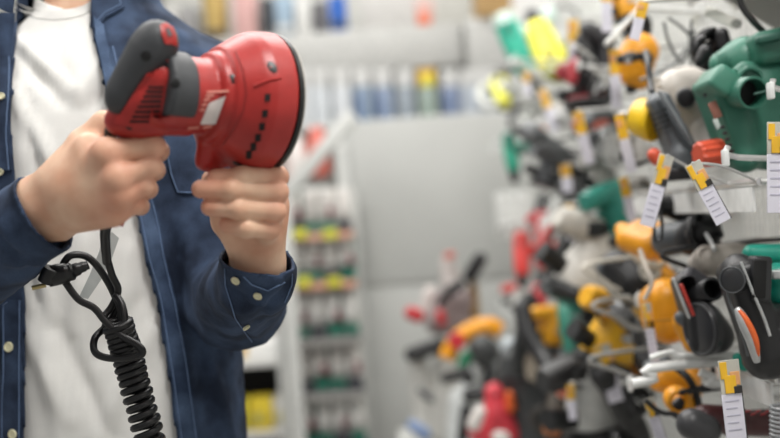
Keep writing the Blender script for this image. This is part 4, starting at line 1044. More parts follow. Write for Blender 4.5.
blob('knob', [(654, 155, 1.34, 7, 657, 159, 1.34, 7)], coral, e, .003, .002)
pbox(680, 174, 1.36, 36, 13, .05, 0, blackp, 'foot', e, .004)
MB().tube([P(652, 92, 1.36), P(650, 80, 1.38), P(648, 62, 1.40), P(646, 52, 1.44)], .0040, 10, 6).build('cable', blkc, e)
# M orange router
e = empty('trim_router', P(638, 62, 1.66), 'orange router with two black clamp knobs above the grey planer', 'router')
blob('body', [(640, 52, 1.66, 19, 636, 60, 1.66, 19), (632, 75, 1.66, 12, 640, 78, 1.66, 12)], orangey, e, .01, .003)
pbox(630, 58, 1.60, 26, 8, .02, 4, blackp, 'clamp_bar', e, .003)
blob('clamp_knob', [(626, 57, 1.60, 5, 632, 57, 1.60, 6)], blackp, e); blob('clamp_knob', [(646, 56, 1.60, 6, 648, 60, 1.60, 6)], blackp, e)
MB().cyl(P(628, 64, 1.585), P(628, 58, 1.585), .005, 12).build('steel_pin', steel, e)
pbox(631, 88, 1.66, 10, 10, .012, 0, blackp, 'collet', e, .002)
# P black cable bundle
e = cableloop('bundled_cable', 708, 50, 1.36, 19, blkc, 'shiny black cable bundle with plug above the green planer', 7)
blob('plug', [(700, 62, 1.34, 6, 706, 52, 1.34, 8), (722, 34, 1.34, 7, 724, 46, 1.34, 8)], blkc, e)
t_ = MB().box(P(721, 17, 1.33), (.042, .003, .013), Matrix.Rotation(math.radians(28), 3, 'Y'), bev=.001).build('cable_label', mat('tag_paper', '#dcdad2', .5), e)
MB().cyl(P(736, 24, 1.32), P(737, 24, 1.34), .006, 16).build('label_rivet', cmat('#8c8b86'), e)
cb = MB().tube([P(738, -20, 1.25), P(741, 4, 1.25), P(752, 20, 1.25), P(765, 33, 1.26)], .0038, 10, 6).build('power_cable', cmat('#2c2c2c', .4)); tag(cb, 'thick black cable dropping from the top shelf to the green planer', 'cable')
gcab = cmat('#5b5d5c', .4)
for pts, lb in (([(664, 22), (668, 40), (676, 56), (682, 62), (690, 48), (694, 30)], 'thin grey cable loop left of the black bundle, larger'), ([(668, 18), (680, 26), (692, 38), (700, 48)], 'thin dark cable running into the black bundle'), ([(692, 20), (690, 44), (692, 66)], 'thin grey cable hanging straight left of the black bundle'), ([(640, 80), (660, 72), (676, 62), (686, 48)], 'thin grey cable curving over the warm white saw')):
    q = MB().tube([P(x, y, 1.5) for x, y in pts], .0022, 8, 6).build('thin_cable', gcab); tag(q, lb, 'cable', 'thin grey cables under the top shelf')
# I yellow grinder with black head
e = empty('angle_grinder', P(668, 240, 1.45), 'yellow angle grinder with bulky black head under the left hanging tags', 'angle grinder')
blob('body', [(628, 240, 1.50, 12, 652, 246, 1.47, 15), (640, 228, 1.5, 9, 660, 232, 1.48, 10), (622, 230, 1.52, 8, 632, 238, 1.50, 10)], orangey, e, .01, .003)
blob('motor_collar', [(668, 240, 1.44, 17, 690, 236, 1.42, 16)], charc, e)
blob('gear_head', [(694, 238, 1.39, 19, 702, 232, 1.38, 20)], blackp, e)
MB().torus(P(703, 233, 1.365), (.5, -1, .1), .022, .004).build('guard_rim', blackp, e)
for k in range(8):
    an = k * .785; MB().box(P(704, 234, 1.362) + Rv * (.020 * math.cos(an)) + Uv * (.020 * math.sin(an)), (.004, .02, .008), bev=.001).build('rib', cmat('#303133'), e)
blob('rear_cap', [(662, 206, 1.46, 11, 680, 204, 1.46, 11), (676, 212, 1.46, 9, 690, 216, 1.45, 9)], blackp, e)
MB().tube([P(706, 234, 1.33), P(712, 244, 1.30), P(714, 250, 1.28)], .0026, 8, 4).build('key', silver, e)
MB().tube([P(656, 200, 1.3), P(654, 225, 1.3), P(655, 240, 1.3), P(661, 240, 1.3), P(662, 222, 1.3), P(657, 200, 1.3)], .0018, 8, 6).build('hang_loop', blkc, e)
# J black drill housing
e = empty('rotary_hammer', P(628, 272, 1.66), 'black barrel and yellow body tool left of the yellow grinder', 'hammer drill')
blob('barrel', [(618, 268, 1.66, 19, 636, 284, 1.64, 24)], blackp, e, .01, .0035)
blob('body', [(650, 262, 1.64, 12, 668, 284, 1.62, 12), (640, 240, 1.66, 8, 652, 256, 1.65, 10)], orangey, e, .01, .0035)
blob('nose_ring', [(604, 268, 1.66, 8, 612, 280, 1.66, 10)], charc, e)
MB().tube([P(600, 278, 1.6), P(616, 296, 1.58), P(632, 300, 1.57), P(645, 312, 1.57)], .0045, 8, 6).build('cable', cmat('#8e8a80', .4), e)
MB().tube([P(628, 250, 1.56), P(640, 262, 1.54), P(656, 268, 1.53), P(664, 262, 1.53)], .0038, 8, 6).build('strap', cmat('#b4ab9a', .4), e)
# H big yellow drill body
e = empty('hammer_drill', P(668, 312, 1.42), 'big yellow drill body with grey and yellow grip beside the black sanders', 'drill')
blob('body', [(666, 300, 1.42, 22, 668, 322, 1.42, 22), (650, 300, 1.43, 10, 654, 318, 1.43, 12)], orangey, e, .014, .0035)
pbox(666, 320, 1.375, 40, 1.6, .004, 0, cmat('#a56c10'), 'moulding_line', e, .0003)
blob('grip', [(680, 322, 1.33, 8, 692, 344, 1.33, 9)], orangey, e, .006, .0025)
blob('grip_rubber', [(682, 318, 1.325, 8, 694, 330, 1.325, 7)], charc, e, .006, .0025)
MB().tube([P(640, 250, 1.42), P(646, 268, 1.40), P(652, 282, 1.39), P(644, 300, 1.39)], .0032, 8, 6).build('strap', cmat('#b5aca0', .4), e)
# F black belt sander with red stripe
e = empty('belt_sander', P(704, 310, 1.27), 'black belt sander with a thin red stripe, left of the larger orange striped one', 'belt sander', 'black belt sanders on the wire shelf')
def slab(p, x0, y0, x1, y1, d, hw, hd, rr, ext=0):
    a, b = P(x0, y0, d), P(x1, y1, d); u = (b - a); L = u.length; u.normalize(); return s_box(p, (a + b) / 2, (u, Fv, u.cross(Fv)), (L / 2 + ext, hd, hw / FPX * d), rr)
blob('housing', [(690, 275, 1.28, 9, 706, 290, 1.28, 12)], cmat('#2c2b2f', .35), e, .006, .0026, add=lambda p, d: smin(d, slab(p, 682, 276, 694, 318, 1.27, 9, .03, .008), .01))
blob('drum_housing', [(700, 312, 1.26, 12, 702, 344, 1.26, 13), (704, 320, 1.27, 18, 716, 336, 1.27, 18)], blackp, e, .008, .0026)
MB().lathe([(0, .001), (0, .028), (.003, .032), (.010, .032), (.012, .028)], P(699, 329, 1.245), P(699, 329, 1.245) + Vector((.93, .36, 0)), 32).build('roller_cover', cmat('#2a2a2c', .3), e)
MB().torus(P(699, 329, 1.245), (.93, .36, 0), .029, .0012).build('cover_rim', cmat('#4c4d4f', .3), e)
ring(713, 289, 1.235, 12, 2.4, .05, (-.2, 1, -.25), blackp, 'dust_port', e)
pbox(687, 300, 1.228, 3.4, 34, .006, 18, cmat('#a8352c'), 'red_stripe', e, .001); pbox(681, 298, 1.228, 2.5, 44, .006, 18, silver, 'silver_trim', e, .001)
# G warm grey jigsaw body
e = empty('jigsaw', P(728, 258, 1.33), 'warm grey tool body lying above the black belt sanders', 'jigsaw')
blob('body', [(708, 261, 1.31, 16, 735, 260, 1.31, 16), (730, 256, 1.31, 12, 760, 256, 1.31, 12)], mat('grey_brown_plastic', '#8f8880', .45), e, .01, .003)
blob('end_bracket', [(692, 262, 1.325, 5, 696, 276, 1.325, 6), (696, 255, 1.325, 4, 708, 250, 1.325, 4)], warmw, e)
MB().torus(P(705, 256, 1.30), (.3, -1, .1), .010, .003).build('hanging_eye', beige, e)
pbox(735, 243, 1.33, 60, 3, .05, 4, cmat('#38322f', .5), 'top_edge', e, .0015)
# E black belt sander with orange stripe
e = empty('belt_sander', P(752, 310, 1.16), 'large black belt sander with orange and silver stripe at the lower right edge', 'belt sander', 'black belt sanders on the wire shelf')
def adde(p, d):
    d = smin(d, slab(p, 738, 272, 765, 352, 1.15, 17, .030, .012, .012), .008)
    return smin(d, s_box(p, P(774, 338, 1.17), (Rv, Fv, Uv), (.03, .04, .038), .012), .01)
blob('housing', [(738, 268, 1.15, 15, 742, 282, 1.15, 17), (762, 348, 1.15, 22, 765, 356, 1.15, 22)], blackp, e, .008, .0025, add=adde)
blob('teal_body', [(752, 254, 1.20, 10, 800, 256, 1.20, 13), (778, 276, 1.17, 14, 800, 280, 1.17, 16), (778, 296, 1.17, 10, 800, 300, 1.17, 12)], teal, e, .01, .003)
pbox(782, 274, 1.146, 22, 9, .012, 0, silver, 'silver_label', e, .002)
o = pbox(759, 279, 1.125, 20, 46, .022, -6, cmat('#242527', .4), 'port_frame', e, .004); pbox(759.5, 279, 1.1125, 13, 38, .004, -6, cmat('#060606', .8), 'port_mouth', o, .001)
MB().lathe([(0, .001), (0, .010), (.002, .0135), (.02, .0150), (.03, .014)], P(732, 280, 1.115), P(732, 280, 1.115) + Vector((.6, .8, 0)), 28).build('belt_roller', cmat('#2c2d2f', .3), e)
MB().torus(P(732, 280, 1.1165), (0.6, .8, 0), .0132, .0009).build('roller_rim', cmat('#4a4c4e', .3), e)
MB().tube([P(741, 262, 1.112), P(752, 290, 1.112), P(764, 318, 1.112), P(770, 336, 1.112)], .0016, 8, 5).build('silver_trim', silver, e)
st = MB().tube([P(737, 308, 1.112), P(744, 322, 1.108), P(752, 340, 1.108), P(757, 362, 1.112)], lambda t: .001 + .0058 * math.sin(math.pi * min(1, t * .75 + .12)), 12, 6); st = st.build('silver_stripe', silver, e)
MB().tube([P(739, 310, 1.108), P(747, 322, 1.104), P(755, 340, 1.104), P(758, 356, 1.108)], lambda t: .0008 + .0032 * math.sin(math.pi * min(1, t * .8 + .1)), 12, 6).build('orange_stripe', cmat('#d9622a'), st)
MB().tube([P(727, 284, 1.125), P(729, 300, 1.125), P(741, 330, 1.122), P(748, 356, 1.125)], .0016, 8, 5).build('edge_trim', cmat('#55585a', .3), e)
for k in range(4): pbox(777, 330 + k * 9, 1.124, 8, 3, .004, 0, cmat('#3a3b3d'), 'vent_slot', e, .0005)
# green box knob between rails
t_ = blob('teal_clamp', [(738, 358, 1.22, 6, 744, 366, 1.22, 6)], teal); tag(t_, 'small teal clamp head under the orange striped belt sander', 'clamp')
# K yellow drill end on
e = empty('cordless_drill', P(676, 390, 1.36), 'small yellow drill with a black nose ring lying on the low rail', 'drill')
blob('body', [(660, 380, 1.38, 12, 684, 384, 1.38, 14), (690, 372, 1.40, 10, 692, 392, 1.40, 10)], orangey, e, .012, .003)
blob('nose', [(676, 398, 1.34, 13, 682, 404, 1.33, 13)], orangey, e, .006, .0025)
MB().torus(P(679, 402, 1.315), (.1, -1, .1), .0125, .003).build('nose_ring', orangey, e)
blob('nose_insert', [(680, 403, 1.322, 7, 677, 407, 1.320, 7)], blackp, e, .004, .0022)
MB().tube([P(674, 366, 1.34), P(688, 378, 1.32), P(696, 394, 1.32), P(700, 412, 1.33)], .0045, 10, 6).build('grip_rib', blackp, e)
blob('grip', [(650, 368, 1.40, 8, 664, 362, 1.40, 8)], charc, e)
# L black and red tool at the bottom
e = empty('angle_grinder', P(735, 424, 1.24), 'black and dark red grinder at the bottom edge behind the hanging tag', 'angle grinder')
blob('body', [(705, 418, 1.25, 14, 735, 420, 1.25, 14), (735, 424, 1.25, 12, 790, 424, 1.26, 13)], mat('dark_maroon_plastic', '#3d1618', .4), e, .01, .003)
blob('gear_head', [(692, 424, 1.24, 16, 704, 430, 1.24, 17)], cmat('#3a3a3c', .4), e, .01, .003)
for k in range(6): pbox(748 + k * 5, 411 + (k % 2) * 3, 1.222, 5, 1.6, .003, 12, cmat('#a02f34'), 'red_marking', e, .0003)
sp = []
for i in range(90): an = i * .7; sp.append(P(778, 405 + i * .5, 1.14) + Rv * (.0075 * math.cos(an)) + Fv * (.0075 * math.sin(an)))
MB().tube(sp, .0018, 8, 0).build('coiled_lead', cmat('#8b8d8f', .3), e)
# low white rails and struts in front of the yellow drill
for pts, r, lb in (([(632, 384), (655, 378), (668, 366)], .006, 'white plastic hook end left of the small yellow drill'), ([(700, 372), (714, 378), (728, 384)], .0055, 'white plastic hook behind the lower hanging tag'), ([(742, 384), (770, 392), (800, 392)], .008, 'pale thick rail below the orange striped belt sander'),
    ([(720, 372), (735, 365), (748, 366)], .004, 'pale wire bar on the shelf above the small yellow drill'), ([(650, 358), (672, 352), (700, 356)], .0035, 'thin pale bar over the small yellow drill')):
    q = MB().tube([P(x, y, 1.28) for x, y in pts] + [Vector((WX, P(*pts[-1], 1.28).y, P(*pts[-1], 1.28).z))], r, 10, 5).build('support_bar', mat('white_bar', '#d5d6d3', .3)); tag(q, lb, 'bar')

# ------------------------------------------------------------------ tools farther down the wall
def col(c): return cmat(c, .42)
far = [
 # kind, px, py, d, size, roll, yaw, colour, colour2, label, flip
 ('drill', 543, 42, 2.9, 1.5, 100, 20, '#e3dc3c', '#8b8c3a', 'bright yellow drill hanging second from the far end of the top row', False),
 ('drill', 519, 54, 3.25, 1.4, 110, -20, '#3fb59a', '#c5d8d0', 'turquoise and white drill at the far end of the top row', True),
 ('jigsaw', 500, 92, 3.5, 1.1, 95, 30, '#e0dd50', '#cfd0cb', 'pale yellow jigsaw at the far left end of the tool wall', False),
 ('sander', 503, 27, 3.4, .45, 0, 0, '#e2dc3a', '#d9d24a', 'small yellow sander head at the upper far end of the wall', False),
 ('sander', 588, 92, 2.1, 1.0, 0, 10, '#0f0f10', '#8e2b33', 'black sander with dark red grip just under the black jigsaw', False),
 ('sander', 624, 6, 1.85, .62, 10, 10, '#e8a21f', '#cf8a1c', 'orange drill cut by the top edge above the router', False),
 ('grinder', 560, 155, 2.45, 1.15, -35, 20, '#55585a', '#6a6c6e', 'grey angle grinder with hose like guards in the second row', False),
 ('sander', 548, 172, 2.5, .9, -20, 10, '#4b4d50', '#6e6f72', 'dark grey sander under the grey angle grinder', False),
 ('saw', 606, 142, 1.95, .72, -15, 25, '#3a3c3f', '#55585b', 'dark circular saw with silver guard beneath the coral tool', False),
 ('grinder', 598, 122, 2.15, .62, 10, 20, '#d9705f', '#c5574a', 'coral red grinder above the dark circular saw', False),
 ('drill', 512, 160, 3.1, .85, 92, 0, '#1c8d72', '#2c6f5f', 'green drill hanging at the far end of the second row', True),
 ('sander', 541, 137, 2.75, .42, 0, 0, '#e0763a', '#c8622c', 'small orange sander at the far end of the second row', False),
 ('sander', 616, 218, 1.95, 1.1, 10, 20, '#1f7a6c', '#2a8778', 'teal palm sander in the middle of the wall', False),
 ('sander', 640, 150, 1.6, .55, 10, 10, '#aaa8a4', '#97958f', 'pale grey sander left of the slate grey planer', False),
 ('sander', 605, 178, 2.0, .75, 0, 0, '#bcbab4', '#a6a49e', 'off white sander above the teal sander', False),
 ('grinder', 556, 212, 2.6, .85, 60, 10, '#b7b8b4', '#2a2a2b', 'white grinder with black ends left of the teal sander', False),
 ('grinder', 543, 228, 2.9, 1.05, 82, 10, '#b5343a', '#c9444a', 'dark red grinder hanging upright at the far part of the third row', False),
 ('drill', 522, 262, 3.15, .95, 85, 0, '#d8413c', '#c93a36', 'bright red drill at the far end of the third row', True),
 ('sander', 518, 298, 3.2, .75, 0, 0, '#d9dad6', '#c9352f', 'white sander with red grip below the bright red drill', False),
 ('jigsaw', 565, 245, 2.4, .8, 60, 10, '#0f0f10', '#a8322f', 'black jigsaw with red handle left of the white sander', False),
 ('sander', 588, 268, 1.95, 1.5, -30, 0, '#d3d0c9', '#bdb9b1', 'off white palm sander left of the black barrel tool', False),
 ('grinder', 575, 300, 2.1, .85, -30, 20, '#206b5c', '#6f7475', 'dark teal grinder under the off white sander', False),
 ('sander', 552, 332, 2.35, .95, -10, 10, '#e7a41e', '#d99a20', 'yellow sander left of the green drill in the lower rows', False),
 ('drill', 570, 322, 2.2, .95, 95, 10, '#1f7864', '#545658', 'green drill hanging in the lower rows beside the yellow sander', False),
 ('sander', 612, 338, 1.75, 1.25, -25, 10, '#edb523', '#e0a522', 'yellow palm sander with tag left of the big yellow drill body', False),
 ('grinder', 640, 335, 1.75, .8, -50, 20, '#86878a', '#9b9c9e', 'light grey grinder right of the yellow palm sander', False),
 ('sander', 634, 366, 1.8, .5, 0, 0, '#d98a2a', '#c77a22', 'small orange sander under the light grey grinder', False),
 ('sander', 594, 402, 1.85, 1.5, 5, 10, '#c8c9c5', '#2c2c2d', 'white sander with dark marks at the bottom of the wall', False),
 ('grinder', 625, 412, 1.75, .95, -60, 10, '#0f0f10', '#2c2c2e', 'black grinder by the bottom edge left of the small yellow drill', False),
 ('grinder', 560, 385, 2.2, .95, 70, 10, '#4d453d', '#b5692e', 'dark grinder with orange handle in the bottom row', False),
 ('drill', 588, 365, 1.95, .85, 30, 10, '#0f0f10', '#d86f4a', 'black drill with orange grip under the green drill', False),
 ('drill', 538, 300, 2.55, .85, 75, 0, '#c7454a', '#7a3440', 'rose red drill above the black hoses', False),
 ('grinder', 645, 285, 1.85, .6, 40, 10, '#5f5c58', '#7b7874', 'brown grey grinder behind the black barrel tool', False),
 ('sander', 585, 210, 2.35, .6, 0, 0, '#8e908d', '#2a2a2a', 'grey sander between the white grinder and the teal sander', False),
 ('saw', 560, 112, 2.6, .65, 0, 20, '#7e8280', '#6a6c6b', 'grey circular saw under the bright yellow drill', False),
 ('jigsaw', 528, 120, 3.0, .75, 60, 10, '#a3a5a2', '#3b3c3d', 'pale jigsaw with dark handle at the far end between rows', False),
 ('jigsaw', 660, 345, 1.62, .6, 20, 10, '#55565a', '#3b3b3d', 'dark grey jigsaw behind the big yellow drill body', False),
 ('grinder', 522, 222, 3.3, .6, 10, 0, '#d5d6d3', '#bfc1be', 'white grinder by the white boxes at the far end', False),
]
FN = {'drill': drill, 'grinder': grinder, 'jigsaw': jigsaw, 'sander': sander_t, 'saw': saw}
NM = {'drill': ('power_drill', 'drill'), 'grinder': ('angle_grinder', 'angle grinder'), 'jigsaw': ('jigsaw', 'jigsaw'), 'sander': ('palm_sander', 'sander'), 'saw': ('circular_saw', 'saw')}
for k_, x, y, d, sz, ro, ya, c, c2, lb, fl in far:
    e = place(NM[k_][0], x, y, d, sz * .66, ro, ya + 18, 0, lb, NM[k_][1], 'power tools hanging on the far part of the wall', fl)
    FN[k_](e, col(c), col(c2))
    q = P(x, y, d); hk = empty('display_hook', (WX, q.y, q.z), 'hook carrying the ' + ' '.join(lb.split()[:13]), 'hook', 'display hooks on the tool wall')
    MB().tube([(WX - .01, q.y + .03, q.z + .012), (q.x - .02, q.y + .03 * sz, q.z + .02)], .0035, 8, 0).build('prong', chrome, hk)
    MB().box((WX - .012, q.y + .03, q.z + .01), (.012, .03, .045), bev=.003).build('mount_plate', chrome, hk)
e = empty('jigsaw', P(588, 62, 2.05), 'black jigsaw hanging in the top row beside white tags', 'jigsaw')
blob('body', [(585, 42, 2.05, 11, 590, 78, 2.05, 15), (592, 84, 2.05, 13, 604, 88, 2.05, 13)], blackp, e, .02, .005)
blob('handle', [(588, 30, 2.03, 9, 606, 38, 2.03, 8), (606, 38, 2.03, 8, 606, 72, 2.03, 8)], cmat('#2b2b2e'), e, .012, .005)
blob('red_grip', [(576, 62, 2.02, 5, 572, 80, 2.02, 6)], col('#a8323a'), e, .01, .005)
pbox(590, 102, 2.05, 48, 7, .08, 3, blackp, 'base_plate', e, .004); pbox(588, 97, 2.05, 40, 4, .05, 3, col('#8a2a30'), 'red_band', e, .003)
q = P(588, 62, 2.08); MB().tube([(WX - .005, q.y, q.z), (q.x, q.y, q.z)], .0035, 8, 0).build('hanger', chrome, e)
# white boxes at the far end
for x, y, w_, h_, d, lb in ((508, 215, 22, 44, 3.5, 'white box at the far end of the wall, left one'), (525, 212, 16, 40, 3.3, 'white box at the far end of the wall, right one')):
    q = empty('white_box', P(x, y, d), lb, 'box', 'white boxes at the far end'); pbox(x, y, d, w_, h_, .08, 0, mat('white_carton', '#d9dad7', .6), 'box_body', q, .003); pbox(x, y - h_ / 2 - 1, d, w_ * .9, 2, .07, 0, col('#c2c3c0'), 'lid', q, .002)
# cable tangles
for x, y, d, r, c, lb, n in ((636, 30, 1.75, 16, '#3f403f', 'dark cable coils by the slanting tag at the top', 4), (600, 90, 1.95, 12, '#2a2a2b', 'black cable coil under the black jigsaw', 3), (588, 232, 2.2, 13, '#b5b2aa', 'pale cable coil left of the teal sander', 3), (640, 190, 1.7, 12, '#8d8b86', 'grey cable coil behind the left hanging tag', 3),
    (562, 272, 2.3, 15, '#2b2b2c', 'black cable coil left of the off white sander', 4), (595, 312, 2.0, 14, '#1f1f20', 'black cable coil above the yellow palm sander', 4), (632, 318, 1.9, 14, '#8a8378', 'grey brown cable coil above the light grey grinder', 4), (600, 362, 1.95, 15, '#0f0f10', 'black cable coil under the yellow palm sander', 4),
    (640, 395, 1.7, 17, '#0f0f10', 'black cable coil left of the small yellow drill', 4), (612, 432, 1.85, 15, '#242425', 'black cable coil at the bottom edge under the white sander', 3), (545, 420, 2.2, 16, '#2b2620', 'dark cable coil at the bottom edge beside the vacuum', 4), (572, 185, 2.6, 12, '#353638', 'dark cable coil under the grey angle grinder', 3),
    (628, 128, 1.8, 13, '#47484a', 'dark grey cable coil right of the dark circular saw', 3), (650, 270, 1.6, 11, '#c9c5ba', 'pale cable coil between the yellow grinder and the black barrel', 3), (535, 92, 2.9, 12, '#6a6b69', 'grey cable coil under the turquoise drill', 3), (556, 298, 2.6, 12, '#233', 'x', 0)):
    if n: cableloop('cable_coil', x, y, d, r, cmat(c, .4), lb, n)['group'] = 'cable coils on the tool wall'
# vacuum with hoses on the low display
e = empty('shop_vacuum', P(538, 400, 2.5), 'dark grey vacuum drum with black hoses below the red and yellow tools', 'vacuum')
vb = P(546, 424, 2.55)
MB().lathe([(0, .06), (.02, .10), (.30, .105), (.34, .10), (.36, .075), (.37, .03)], (vb.x, vb.y, vb.z - .17), (vb.x, vb.y, 5), 36).build('drum', mat('dark_slate_plastic', '#3a3d3e', .5), e)
MB().torus((vb.x, vb.y, vb.z + .12), (0, 0, 1), .104, .006).build('drum_rim', blackp, e)
MB().tube([P(548, 372, 2.45), P(540, 345, 2.42), P(528, 322, 2.42), P(522, 310, 2.45), P(530, 300, 2.5)], .020, 14, 8).build('hose', blackp, e)
MB().tube([P(518, 372, 2.44), P(520, 350, 2.42), P(524, 330, 2.42), P(530, 312, 2.46)], .018, 14, 8).build('hose', col('#2b2d2e'), e)
MB().tube([P(560, 392, 2.4), P(566, 420, 2.35), P(552, 440, 2.35)], .018, 14, 8).build('hose', blackp, e)
for x, y in ((532, 372), (540, 376)): blob('beige_nozzle', [(x - 4, y - 14, 2.42, 5, x, y + 4, 2.42, 6)], col('#b3a898'), e, .01, .006)
# table display with demolition tools
tb_ = empty('display_table', (P(470, 430, 3.3).x, 3.4, 0), 'low pale display stand under the tools in front of the grey panel', 'stand')
q = P(470, 455, 3.2); MB().box((q.x + .05, 3.35, q.z), (.52, .5, .03), bev=.005).build('top', pale, tb_); MB().box((q.x + .05, 3.4, q.z / 2), (.44, .4, q.z - .02), bev=.005).build('pedestal', pale, tb_)
e = empty('mitre_saw', P(440, 310, 3.3), 'white and pinkish grey mitre saw with red knobs and black handle, farthest tool', 'mitre saw')
blob('motor', [(446, 302, 3.3, 14, 466, 300, 3.3, 13), (440, 320, 3.3, 16, 462, 322, 3.3, 12)], mat('pinkish_grey', '#8d7f7e', .4), e, .03, .009)
blob('upper_guard', [(448, 262, 3.3, 8, 452, 284, 3.3, 11), (430, 292, 3.3, 7, 424, 314, 3.3, 7)], mat('pale_rose_metal', '#c4bcb8', .4), e, .02, .008)
blob('handle', [(480, 259, 3.25, 7.5, 470, 276, 3.25, 7)], blackp, e, .01, .007)
MB().tube([P(470, 274, 3.28), P(474, 290, 3.28), P(476, 318, 3.28)], .014, 10, 5).build('handle_arm', col('#8d6f3f'), e)
blob('red_knob', [(411, 313, 3.2, 7, 418, 316, 3.2, 7)], col('#b3242c'), e, .01, .007); blob('red_knob', [(440, 314, 3.2, 5, 442, 322, 3.2, 5)], col('#b3242c'), e, .01, .007)
blob('red_cap', [(447, 256, 3.25, 4, 452, 255, 3.25, 4)], col('#b5503f'), e, .01, .007)
blob('base', [(412, 354, 3.25, 8, 440, 345, 3.25, 8)], blackp, e, .01, .008)
blob('pivot', [(460, 284, 3.22, 6, 452, 290, 3.22, 6), (446, 294, 3.22, 5, 440, 304, 3.22, 4)], blackp, e, .01, .008)
blob('table_leg', [(418, 362, 3.3, 10, 425, 430, 3.3, 12), (445, 360, 3.3, 12, 448, 435, 3.3, 14)], mat('pale_cast_metal', '#bcbbb6', .4), e, .02, .01)
blob('foot_ring', [(420, 390, 3.2, 4, 432, 400, 3.2, 4)], col('#55575a'), e, .01, .008)
e = empty('table_saw', P(475, 345, 2.95), 'orange arched saw with dark wheel and green part, beside the mitre saw', 'saw')
MB().tube([P(447, 358, 2.95), P(455, 343, 2.95), P(470, 331, 2.95), P(488, 326, 2.95), P(500, 331, 2.95)], .024, 14, 8).build('orange_arm', orangey, e)
blob('dark_wheel', [(482, 348, 2.86, 14, 487, 352, 2.86, 14)], col('#3c3e3e'), e, .01, .008)
MB().tube([P(462, 368, 2.92), P(468, 357, 2.92), P(480, 352, 2.92)], .017, 12, 6).build('green_part', col('#0f7d55'), e)
MB().lathe([(0, .006), (0, .020), (.02, .023), (.03, .020)], P(456, 340, 2.88), P(456, 339, 2.88) - Fv, 24).build('red_dial', col('#c2303a'), e)
blob('black_frame', [(470, 385, 3.0, 6, 460, 430, 3.0, 8), (482, 360, 2.95, 9, 490, 382, 2.95, 9), (445, 378, 2.95, 6, 468, 372, 2.95, 6)], blackp, e, .01, .008)
blob('pale_leg', [(476, 372, 2.9, 8, 460, 400, 2.9, 8), (460, 400, 2.9, 12, 462, 440, 2.9, 16)], col('#c4c7c6'), e, .02, .009)
e = empty('vacuum_tank', P(510, 352, 2.6), 'pale grey tank between the orange saw and the black hoses', 'tank')
blob('tank', [(510, 346, 2.6, 10, 511, 360, 2.6, 11), (512, 374, 2.6, 10, 514, 388, 2.6, 9)], col('#b6bec2'), e, .02, .008)
MB().torus(P(511, 366, 2.6), (0, 0, 1), .022, .006).build('band', col('#8f979b'), e)
e = empty('red_grinder_stand', P(492, 412, 2.5), 'coral red machine with white foot at the bottom, left of the vacuum drum', 'bench machine')
blob('body', [(494, 392, 2.5, 10, 497, 406, 2.5, 11), (496, 416, 2.5, 15, 508, 432, 2.5, 14), (480, 430, 2.5, 13, 490, 440, 2.5, 13)], col('#c93c47'), e, .02, .008)
blob('orange_side', [(509, 394, 2.47, 5, 511, 408, 2.47, 6)], col('#d9632c'), e, .01, .007)
blob('white_foot', [(474, 424, 2.42, 8, 480, 412, 2.42, 7), (498, 437, 2.42, 7, 504, 438, 2.42, 7)], col('#d5cfca'), e, .01, .007)
blob('knob', [(496, 394, 2.44, 3.5, 497, 395, 2.44, 3.5)], col('#7e242b'), e, .006, .006)
st2 = empty('display_table', (P(520, 440, 2.6).x, 2.6, 0), 'low grey stand under the vacuum drum and the coral red machine', 'stand')
q = P(522, 470, 2.5); MB().box((q.x, 2.58, q.z - .05), (.50, .52, .03), bev=.005).build('top', pale, st2); MB().box((q.x, 2.58, (q.z - .066) / 2), (.4, .38, q.z - .068), bev=.005).build('pedestal', pale, st2)
# bits fallen beside the farther sander: blue parts at the bottom
t_ = blob('blue_part', [(412, 425, 3.1, 6, 425, 434, 3.1, 7)], col('#7f93b8'), None, .01, .008); tag(t_, 'pale blue part at the bottom left of the farthest saw', 'part')

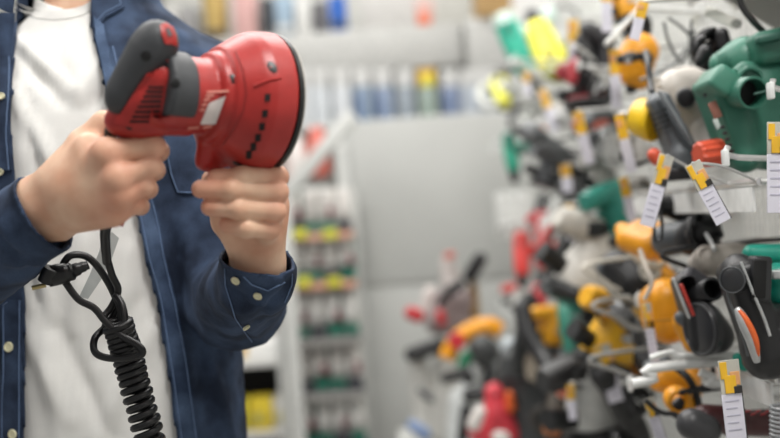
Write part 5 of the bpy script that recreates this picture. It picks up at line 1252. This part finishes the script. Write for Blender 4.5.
# black hoses and bright hook ends farther down the wall
hs = MB().tube([P(522, 308, 2.3), P(527, 330, 2.28), P(540, 352, 2.25), P(556, 378, 2.2), P(572, 402, 2.2), P(580, 425, 2.2), P(578, 450, 2.2), P(578, 480, 2.25)], .019, 14, 8).build('ribbed_hose', blackp); tag(hs, 'thick black hose running down in front of the vacuum drum', 'hose')
for x0, y0, x1, y1, d, lb in ((512, 60, 552, 86, 2.7, 'bright white hook bar slanting in front of the turquoise drill'), (575, 45, 603, 68, 1.95, 'bright hook bar slanting above the black jigsaw'), (590, 66, 622, 94, 1.85, 'bright hook bar slanting in front of the black jigsaw'), (500, 84, 522, 102, 3.0, 'short bright hook bar beside the pale yellow jigsaw'),
    (606, 44, 640, 8, 1.6, 'long bright hook bar rising to the shelf at the top')):
    a_, b_ = P(x0, y0, d), P(x1, y1, d + .12)
    q = MB().tube([a_, b_, Vector((WX - .005, b_.y + .1, b_.z - .01))], .0085 if d > 2 else .004, 10, 0).build('hook_bar', mat('white_bar', '#d5d6d3', .3)); tag(q, lb, 'bar')
for pts, d, c, lb in (([(596, 262), (606, 282), (624, 292), (640, 304), (648, 320)], 1.62, '#c9c4b8', 'pale cable draped under the black barrel tool'), ([(604, 300), (618, 318), (640, 330), (652, 322)], 1.6, '#a9a8a4', 'grey strap looping over the light grey grinder'),
    ([(560, 290), (580, 300), (598, 312), (606, 326)], 1.9, '#17181a', 'black cable draped above the yellow palm sander'), ([(600, 355), (620, 372), (640, 380), (652, 392)], 1.55, '#8f8f8c', 'grey cable running to the small yellow drill'), ([(645, 400), (660, 412), (676, 414), (700, 416)], 1.3, '#16171a', 'black cable curling below the small yellow drill'),
    ([(690, 392), (706, 386), (713, 376), (712, 362)], 1.32, '#1a1a1c', 'black cable right of the small yellow drill'), ([(544, 150), (560, 140), (580, 138), (596, 150)], 2.2, '#4c4e50', 'dark grey cable arching over the grey angle grinder'), ([(672, 250), (688, 268), (694, 282), (680, 290)], 1.34, '#1a1a1c', 'black cable between the yellow grinder and the belt sander')):
    pp = [P(x, y, d) for x, y in pts]; q = MB().tube([Vector((WX - .01, pp[0].y + .1, pp[0].z))] + pp if c != '#16171a' else pp + [Vector((WX - .01, pp[-1].y, pp[-1].z))], .0032, 8, 6).build('draped_cable', cmat(c, .4)); tag(q, lb, 'cable')

e = empty('bench_grinder', P(478, 405, 2.75), 'small black bench grinder in front of the pale legs, left of the coral red machine', 'bench grinder')
blob('body', [(470, 395, 2.8, 8, 486, 392, 2.8, 8), (466, 410, 2.8, 6, 462, 440, 2.8, 6)], blackp, e, .01, .007)
blob('wheel', [(464, 372, 2.8, 7, 468, 378, 2.8, 7)], col('#2b2c2d'), e, .01, .007)
blob('lamp_arm', [(495, 366, 2.8, 3.5, 486, 392, 2.8, 4)], col('#3f4142'), e, .01, .006)
